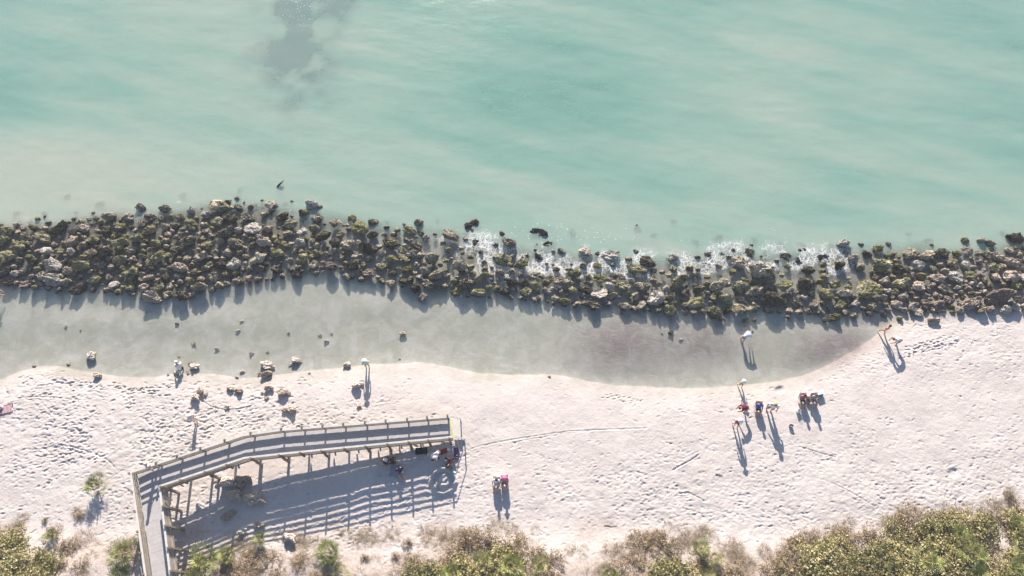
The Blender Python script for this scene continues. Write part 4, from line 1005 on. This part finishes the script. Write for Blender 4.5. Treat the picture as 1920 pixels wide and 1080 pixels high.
# ------------------------------------------------------------------ vegetation
M_leafA = mat_leaf('shrub_leaves', [(.06,.065,.025), (.24,.225,.08), (.44,.38,.17), (.62,.52,.33)])
M_leafB = mat_leaf('brown_shrub_leaves', [(.12,.09,.05), (.25,.185,.10), (.40,.30,.18), (.54,.41,.28)])
M_palm = mat_leaf('palmetto_fronds', [(.05,.075,.02), (.18,.22,.055), (.38,.39,.13), (.60,.54,.32)], .4)
M_grass = mat_leaf('dry_grass', [(.20,.15,.09), (.33,.25,.16), (.46,.37,.26), (.55,.46,.34)])
M_twig = mat_plain('twigs', (.14,.10,.075), .9, .4, 8)
def leaf_mesh(name, quads, tones, m):
    nf = len(quads); co = np.array(quads, np.float32).reshape(-1, 3); me = bpy.data.meshes.new(name)
    me.vertices.add(nf*4); me.vertices.foreach_set('co', co.ravel()); me.loops.add(nf*4); me.polygons.add(nf)
    me.loops.foreach_set('vertex_index', np.arange(nf*4, dtype=np.int32)); me.polygons.foreach_set('loop_start', np.arange(0, nf*4, 4, dtype=np.int32)); me.polygons.foreach_set('loop_total', np.full(nf, 4, np.int32))
    me.update(calc_edges=True); a = me.attributes.new('tone', 'FLOAT', 'POINT'); a.data.foreach_set('value', np.repeat(np.array(tones, np.float32), 4)); me.materials.append(m); return me
def shrub_mesh(seed, m, n=1900, R_=1.0, H=.95, size=.10, sparse=False):
    r = random.Random(seed); q, tn = [], []; lobes = [(r.uniform(-.5,.5)*R_, r.uniform(-.5,.5)*R_, r.uniform(.3,.62)*R_, r.uniform(.55,1.0)*H) for _ in range(9)]
    tips = []
    while len(q) < n:
        lx_, ly_, lr, lh = lobes[r.randrange(9)]
        a = r.uniform(0, 2*math.pi); c = r.uniform(0, 1)**.5; el = r.uniform(0.05, 1)
        rad = lr*math.sqrt(max(0, 1-el*el*.9))*(.55+.45*r.random()); x = lx_+rad*math.cos(a)*1.1; y = ly_+rad*math.sin(a)*1.1; z = lh*el*(.75+.25*r.random())
        # twig-end clusters of leaves
        base = V((x, y, z)); tone0 = r.uniform(0, 1)**1.2; tips.append(base)
        for _ in range(r.randint(4, 8)):
            p = base+V((r.gauss(0,.055), r.gauss(0,.055), r.gauss(0,.04))); s = size*r.uniform(.6, 1.25)
            nrm = V((r.gauss(0,.7), r.gauss(0,.7)+.25, r.uniform(.3,1))).normalized(); t1 = nrm.orthogonal().normalized(); t1 = Matrix.Rotation(r.uniform(0,6.28), 3, nrm) @ t1; t2 = nrm.cross(t1)
            q.append([p-t1*s*.5, p+t2*s*.28, p+t1*s*.5, p-t2*s*.28]); tn.append(min(1, max(0, tone0*.6+r.uniform(0,.5)-.05)))
    tw = bmesh.new()
    for tp in r.sample(tips, min(26, len(tips))):
        b0 = V((r.uniform(-.15,.15), r.uniform(-.15,.15), 0)); tube(tw, [b0, b0.lerp(tp, .5)+V((0,0,.12)), tp], [.022,.014,.006], 4)
    tm = bpy.data.meshes.new(name='branches'); tw.to_mesh(tm); tw.free(); tm.materials.append(M_twig)
    return leaf_mesh('leaves', [[tuple(v) for v in f] for f in q], tn, m), tm
def palm_mesh(seed):
    r = random.Random(seed); q, tn = [], []; st = bmesh.new()
    for f in range(r.randint(20, 25)):
        az = f*2.39996+r.uniform(-.3,.3); el = r.uniform(.15, 1.5); ln = r.uniform(.35,.85); c = V((math.cos(az)*math.cos(el), math.sin(az)*math.cos(el), math.sin(el)))
        hub = c*ln+V((0,0,.08)); tube(st, [V((0,0,.05)), hub*.55+V((0,0,.05)), hub], [.014,.011,.008], 4)
        fan = r.uniform(.42,.62); tone = r.uniform(.08,.8); side_ = c.cross(V((0,0,1))).normalized(); upv = side_.cross(c)
        nb = 12
        for b in range(nb):
            th = (b/(nb-1)-.5)*R(210); d = (c*math.cos(th)+side_*math.sin(th)).normalized(); tipz = d*fan*r.uniform(.82,1.05)+V((0,0,-.14*r.random()-.05*abs(math.sin(th)))); wd = upv.cross(d).normalized()*.024+upv*r.uniform(-.012,.012)
            m1 = d*fan*.5+upv*.02
            q.append([hub, hub+m1-wd, hub+tipz, hub+m1+wd]); tn.append(min(1, max(0, tone+r.uniform(-.12,.16))))
    sm = bpy.data.meshes.new('stems'); st.to_mesh(sm); st.free(); sm.materials.append(M_twig)
    return leaf_mesh('fronds', [[tuple(v) for v in f] for f in q], tn, M_palm), sm
def grass_mesh(seed, n=60, R_=.95, H=.22):
    r = random.Random(seed); q, tn = [], []
    for _ in range(n):
        a = r.uniform(0, 6.28); c = V((math.cos(a)*R_*r.random()**.7*.6, math.sin(a)*R_*r.random()**.7*.6, 0)); o = V((math.cos(a)*r.uniform(.1,.5)*R_, math.sin(a)*r.uniform(.1,.5)*R_, H*r.uniform(.5,1))); s = V((-math.sin(a), math.cos(a), 0))*.011
        mid = c+o*.6+V((0,0,.05)); e = c+o*V((1.6,1.6,.85)) if False else c+V((o.x*1.7, o.y*1.7, o.z*.85))
        q.append([c-s, c+s, mid+s, mid-s]); tn.append(r.random()); q.append([mid-s, mid+s, e+s*.3, e-s*.3]); tn.append(r.random())
    return leaf_mesh('blades', [[tuple(v) for v in f] for f in q], tn, M_grass)
SHA = [shrub_mesh(100+i, M_leafA, 2000, 1.0, .95, .125) for i in range(5)]; SHB = [shrub_mesh(200+i, M_leafB, 1100, 1.0, .7, .085) for i in range(4)]; PAL = [palm_mesh(300+i) for i in range(4)]; GRS = [grass_mesh(400+i) for i in range(4)]
vr = random.Random(5)
plants = []    # px,py,kind,scale,label
def region(top, x0, x1, step, kinds, ybot=1190, jit=.38, prob=1.0, sc=(.8,1.15), zone_=''):
    y = 900.0
    row = 0
    while y < ybot:
        x = x0-vr.uniform(0, step)+(row % 2)*step*.5
        while x < x1:
            xx = x+vr.uniform(-jit, jit)*step; yy = y+vr.uniform(-jit, jit)*step
            if np.interp(xx, [p[0] for p in top], [p[1] for p in top])+6 < yy and x0 <= xx <= x1 and vr.random() < prob:
                edge = yy-np.interp(xx, [p[0] for p in top], [p[1] for p in top])
                k = kinds(xx, yy, edge); plants.append([xx, yy, k, vr.uniform(*sc), zone_, edge])
            x += step
        y += step*.8; row += 1
region([(1435,1090),(1455,1042),(1500,1010),(1560,990),(1640,985),(1700,970),(1760,956),(1850,962),(1930,945),(2060,930)], 1440, 2060, 38, lambda x, y, e: 'brown' if e < 28 or vr.random() < .2 else 'leafy', prob=.96, zone_='big thicket')
region([(1130,1075),(1160,1030),(1200,1012),(1280,1012),(1330,1028),(1400,1062),(1440,1110)], 1150, 1440, 42, lambda x, y, e: 'brown' if vr.random() < .68 else 'leafy', prob=.85, zone_='middle shrubs')
region([(755,1090),(775,1048),(810,1020),(870,1006),(940,1004),(1000,1018),(1050,1050),(1075,1090)], 770, 1065, 40, lambda x, y, e: 'brown' if e < 22 or vr.random() < .4 else 'leafy', prob=.92, zone_='dune scrub')
region([(-120,985),(0,1000),(60,1000),(80,1040),(110,1090),(190,1200)], -120, 95, 38, lambda x, y, e: 'leafy', prob=.97, zone_='corner thicket')
region([(80,990),(110,975),(150,985),(175,1020),(178,1060)], 84, 172, 34, lambda x, y, e: 'brown', 1070, prob=.8, sc=(.55,.85), zone_='footpath scrub')
region([(395,1035),(430,1010),(470,1018),(500,1035),(640,1062),(700,1090)], 405, 640, 36, lambda x, y, e: 'brown', prob=.7, sc=(.6,.95), zone_='boardwalk scrub')
PALMS = [(186,910,1.1,'lone palmetto on open sand between boardwalk corner and brown scrub'),(238,1036,1.25,'palmetto pressed against the boardwalk side, nearest the footpath'),(228,1082,1.0,'palmetto at the picture bottom touching the boardwalk side'),(388,1050,1.45,'big bright palmetto next to the boardwalk leg on its inner side'),(428,1040,.9,'smaller palmetto behind the big bright one by the boardwalk'),(372,1092,1.2,'palmetto cut by the picture bottom below the big bright one'),
 (622,1036,1.3,'palmetto alone at the edge of railing shadow tips'),(640,1072,.8,'small palmetto tucked under the one by railing shadow tips'),(492,1010,.75,'small palmetto among the pale stones in railing shadow'),(100,1003,.6,'small palmetto showing above the corner thicket'),(958,1062,1.2,'bright palmetto standing in the middle of the dune scrub beyond the steps'),(905,1050,.8,'dull palmetto within the dune shrubs, nearer the boardwalk'),(850,1075,.9,'palmetto low in the dune shrubs below the open end'),(1010,1060,.8,'palmetto on the far rim of the dune scrub beyond the steps'),
 (1312,1030,.85,'upright palmetto rising out of the middle shrubs'),(1340,1050,.7,'short palmetto just behind the upright one in the middle shrubs'),(1140,1080,1.0,'palmetto half out of frame at the near end of the middle shrubs'),(1325,1082,.8,'palmetto at the frame bottom beneath the upright one'),
 (1785,1005,.8,'small bright palmetto topping the big thicket under the bare stick'),(1722,1050,1.15,'palmetto spreading in the big thicket, closest to its sandy end'),(1800,1040,1.3,'broad palmetto in the heart of the big thicket'),(1815,1078,1.0,'palmetto at the frame bottom under the broad one in the thicket'),(1890,990,1.0,'palmetto near the frame edge in the upper part of the thicket'),(1905,1030,1.2,'tall palmetto at the frame edge, middle of the big thicket'),(1880,1070,1.0,'palmetto in the bottom corner of the big thicket')]
LAB = {'leafy': 'green leafy shrub', 'brown': 'brown dry shrub'}
groups = {}
for p in plants: groups.setdefault((p[4], p[2], 0 if p[5] < 30 else 1 if p[1] < 1060 else 2), []).append(p)
ROWN = ['on the sand-facing rim', 'in the middle rows', 'along the frame bottom']
def put(name, root_loc, rz, sc, parts, label, cat, grp, flat=1.0):
    o = empty(name, root_loc, rz); o.scale = (sc, sc, sc*flat); tag(o, label, cat, grp)
    for pn, me in parts: link(pn, me, o)
    return o
for key, lst in groups.items():
    lst.sort(key=lambda p: p[0])
    for i, p in enumerate(lst):
        X, Y, Z = ground(p[0], p[1]); k = p[2]; me = vr.choice(SHA if k == 'leafy' else SHB)
        o_ = ORD[i] if i < 20 else 'later'
        lab = f"{LAB[k]}, {o_} from left {ROWN[key[2]]} of the {key[0]}" if len(lst) > 1 else f"{LAB[k]}, the only one {ROWN[key[2]]} of the {key[0]}"
        put('shrub', (X, Y, Z-.08), vr.uniform(0, 6.28), p[3]*(1.75 if k == 'leafy' else 1.6), [('foliage', me[0]), ('branches', me[1])], lab, 'shrub', 'shrubs of the dune edge', .5+.18*vr.random())
for i, (x, y, s, lab) in enumerate(PALMS):
    X, Y, Z = ground(x, y); inthick = (x > 1450 and y > 980) or (800 < x < 1050)
    me = PAL[i % 4]; put('palmetto', (X, Y, Z+(1.05 if inthick else .1)), vr.uniform(0, 6.28), s, [('fronds', me[0]), ('stems', me[1])], lab, 'palmetto', 'palmettos of the dune edge')
SMALL = [(767,1018,.8,'brown tuft on sand at the near end of the dune shrubs'),(742,1042,.65,'small brown tuft left of the dune shrubs, below the railing shadow'.replace('left of','before')),(684,1046,.6,'lone round tuft with a square shadow on bare dune sand'),(640,1000,.3,'tiny weed between railing shadow bars'),(1893,932,.85,'airy brown bush standing off from the thicket near the frame edge'),(265,1003,.5,'dark dry tuft touching the boardwalk side'),(150,968,.7,'reddish dry bush on the sand above the brown scrub'),(85,975,.5,'sparse dry bush behind the corner thicket')]
for i, (x, y, s, lab) in enumerate(SMALL):
    X, Y, Z = ground(x, y); me = SHB[i % 4]; put('dry_bush', (X, Y, Z), vr.uniform(0, 6.28), s*.75, [('foliage', me[0]), ('branches', me[1])], lab, 'dry bush', 'dry bushes of the dune edge', 1.25)
# sparse dry grass between the shrubs: nobody could count it
cos, fq, tn, nv = [], [], [], 0
gdat = []
for me in GRS:
    c = np.empty(len(me.vertices)*3, np.float32); me.vertices.foreach_get('co', c); t = np.empty(len(me.vertices), np.float32); me.attributes['tone'].data.foreach_get('value', t); gdat.append((c.reshape(-1,3), t))
gl = []
for _ in range(4200):
    x = vr.uniform(-60, 1990); yt = np.interp(x, [0,80,150,200,330,400,520,640,740,800,930,1040,1120,1200,1300,1400,1450,1520,1640,1760,1850,1920], [985,960,955,985,1015,1000,1000,995,985,985,975,1000,1000,985,985,1020,1030,990,965,940,945,905]); y = vr.uniform(yt, 1110)
    if vr.random() > (.12+.5*math.exp(-((y-yt-30)/25)**2)): continue
    if 172 < x < 212 or 245 < x < 345: continue
    if float(vnoise(x/35., y/22., 8)) < .45: continue
    gl.append((x, y))
for x, y in gl:
    X, Y, Z = ground(x, y, 3); c, t = gdat[vr.randrange(4)]; a = vr.uniform(0, 6.28); s = vr.uniform(.35, .9); rm = np.array([[math.cos(a), -math.sin(a), 0], [math.sin(a), math.cos(a), 0], [0, 0, .7]])*s
    cos.append(c @ rm.T+np.array([X, Y, Z])); tn.append(t)
cos = np.concatenate(cos); tn = np.concatenate(tn)
gm = leaf_mesh('dry_grass', cos.reshape(-1, 4, 3), tn[::4], M_grass)
tag(link('dry_grass', gm), 'sparse tan dune grass and runners between shrubs and sand', 'grass', kind='stuff')

# ------------------------------------------------------------------ light
w = bpy.data.worlds.new('World'); scene.world = w; w.use_nodes = True
WN, WL = w.node_tree.nodes, w.node_tree.links
sky = WN.new('ShaderNodeTexSky'); sky.sky_type = 'NISHITA'; sky.sun_disc = False
EL, AZ = R(21.0), R(-4.9)      # the sun stands low over the sea
sky.sun_elevation = EL; sky.sun_rotation = AZ; sky.air_density = 1.0; sky.dust_density = .7; sky.ozone_density = 3.0
bg = WN['Background']; bg.inputs['Strength'].default_value = .072; WL.new(sky.outputs[0], bg.inputs[0])
sd = bpy.data.lights.new('sun', 'SUN'); sd.energy = 4.9; sd.angle = R(.53); sd.color = (1.0, .90, .79)
so = bpy.data.objects.new('sun', sd); COL.objects.link(so)
dirv = Vector((math.sin(AZ)*math.cos(EL), math.cos(AZ)*math.cos(EL), math.sin(EL)))
so.rotation_euler = dirv.to_track_quat('Z', 'Y').to_euler(); so.location = dirv*100
vs = scene.view_settings; vs.view_transform = 'Standard'; vs.look = 'None'; vs.gamma = 1; vs.exposure = 1.40; vs.use_curve_mapping = False
hm = bpy.data.materials.new('haze'); hm.use_nodes = True; hn = hm.node_tree.nodes; hn.remove(hn['Principled BSDF']); pv = hn.new('ShaderNodeVolumePrincipled')
pv.inputs['Density'].default_value = .00042; pv.inputs['Color'].default_value = (.93,.95,1,1); pv.inputs['Anisotropy'].default_value = .0; hm.node_tree.links.new(pv.outputs[0], hn['Material Output'].inputs['Volume'])
bm = bmesh.new(); bmesh.ops.create_cube(bm, size=1.0)
for v in bm.verts: v.co = Vector((v.co.x*1300, v.co.y*1400+250, (v.co.z+.5)*68-5))
tag(bobj('haze', bm, hm), 'thin bright sea haze filling the air above the beach', 'haze', kind='stuff')
scene.cycles.max_bounces = 5; scene.cycles.volume_bounces = 0; scene.cycles.transparent_max_bounces = 24; scene.cycles.caustics_reflective = False; scene.cycles.caustics_refractive = False
scene.cycles.use_denoising = True; scene.cycles.use_adaptive_sampling = True; scene.cycles.adaptive_threshold = .025
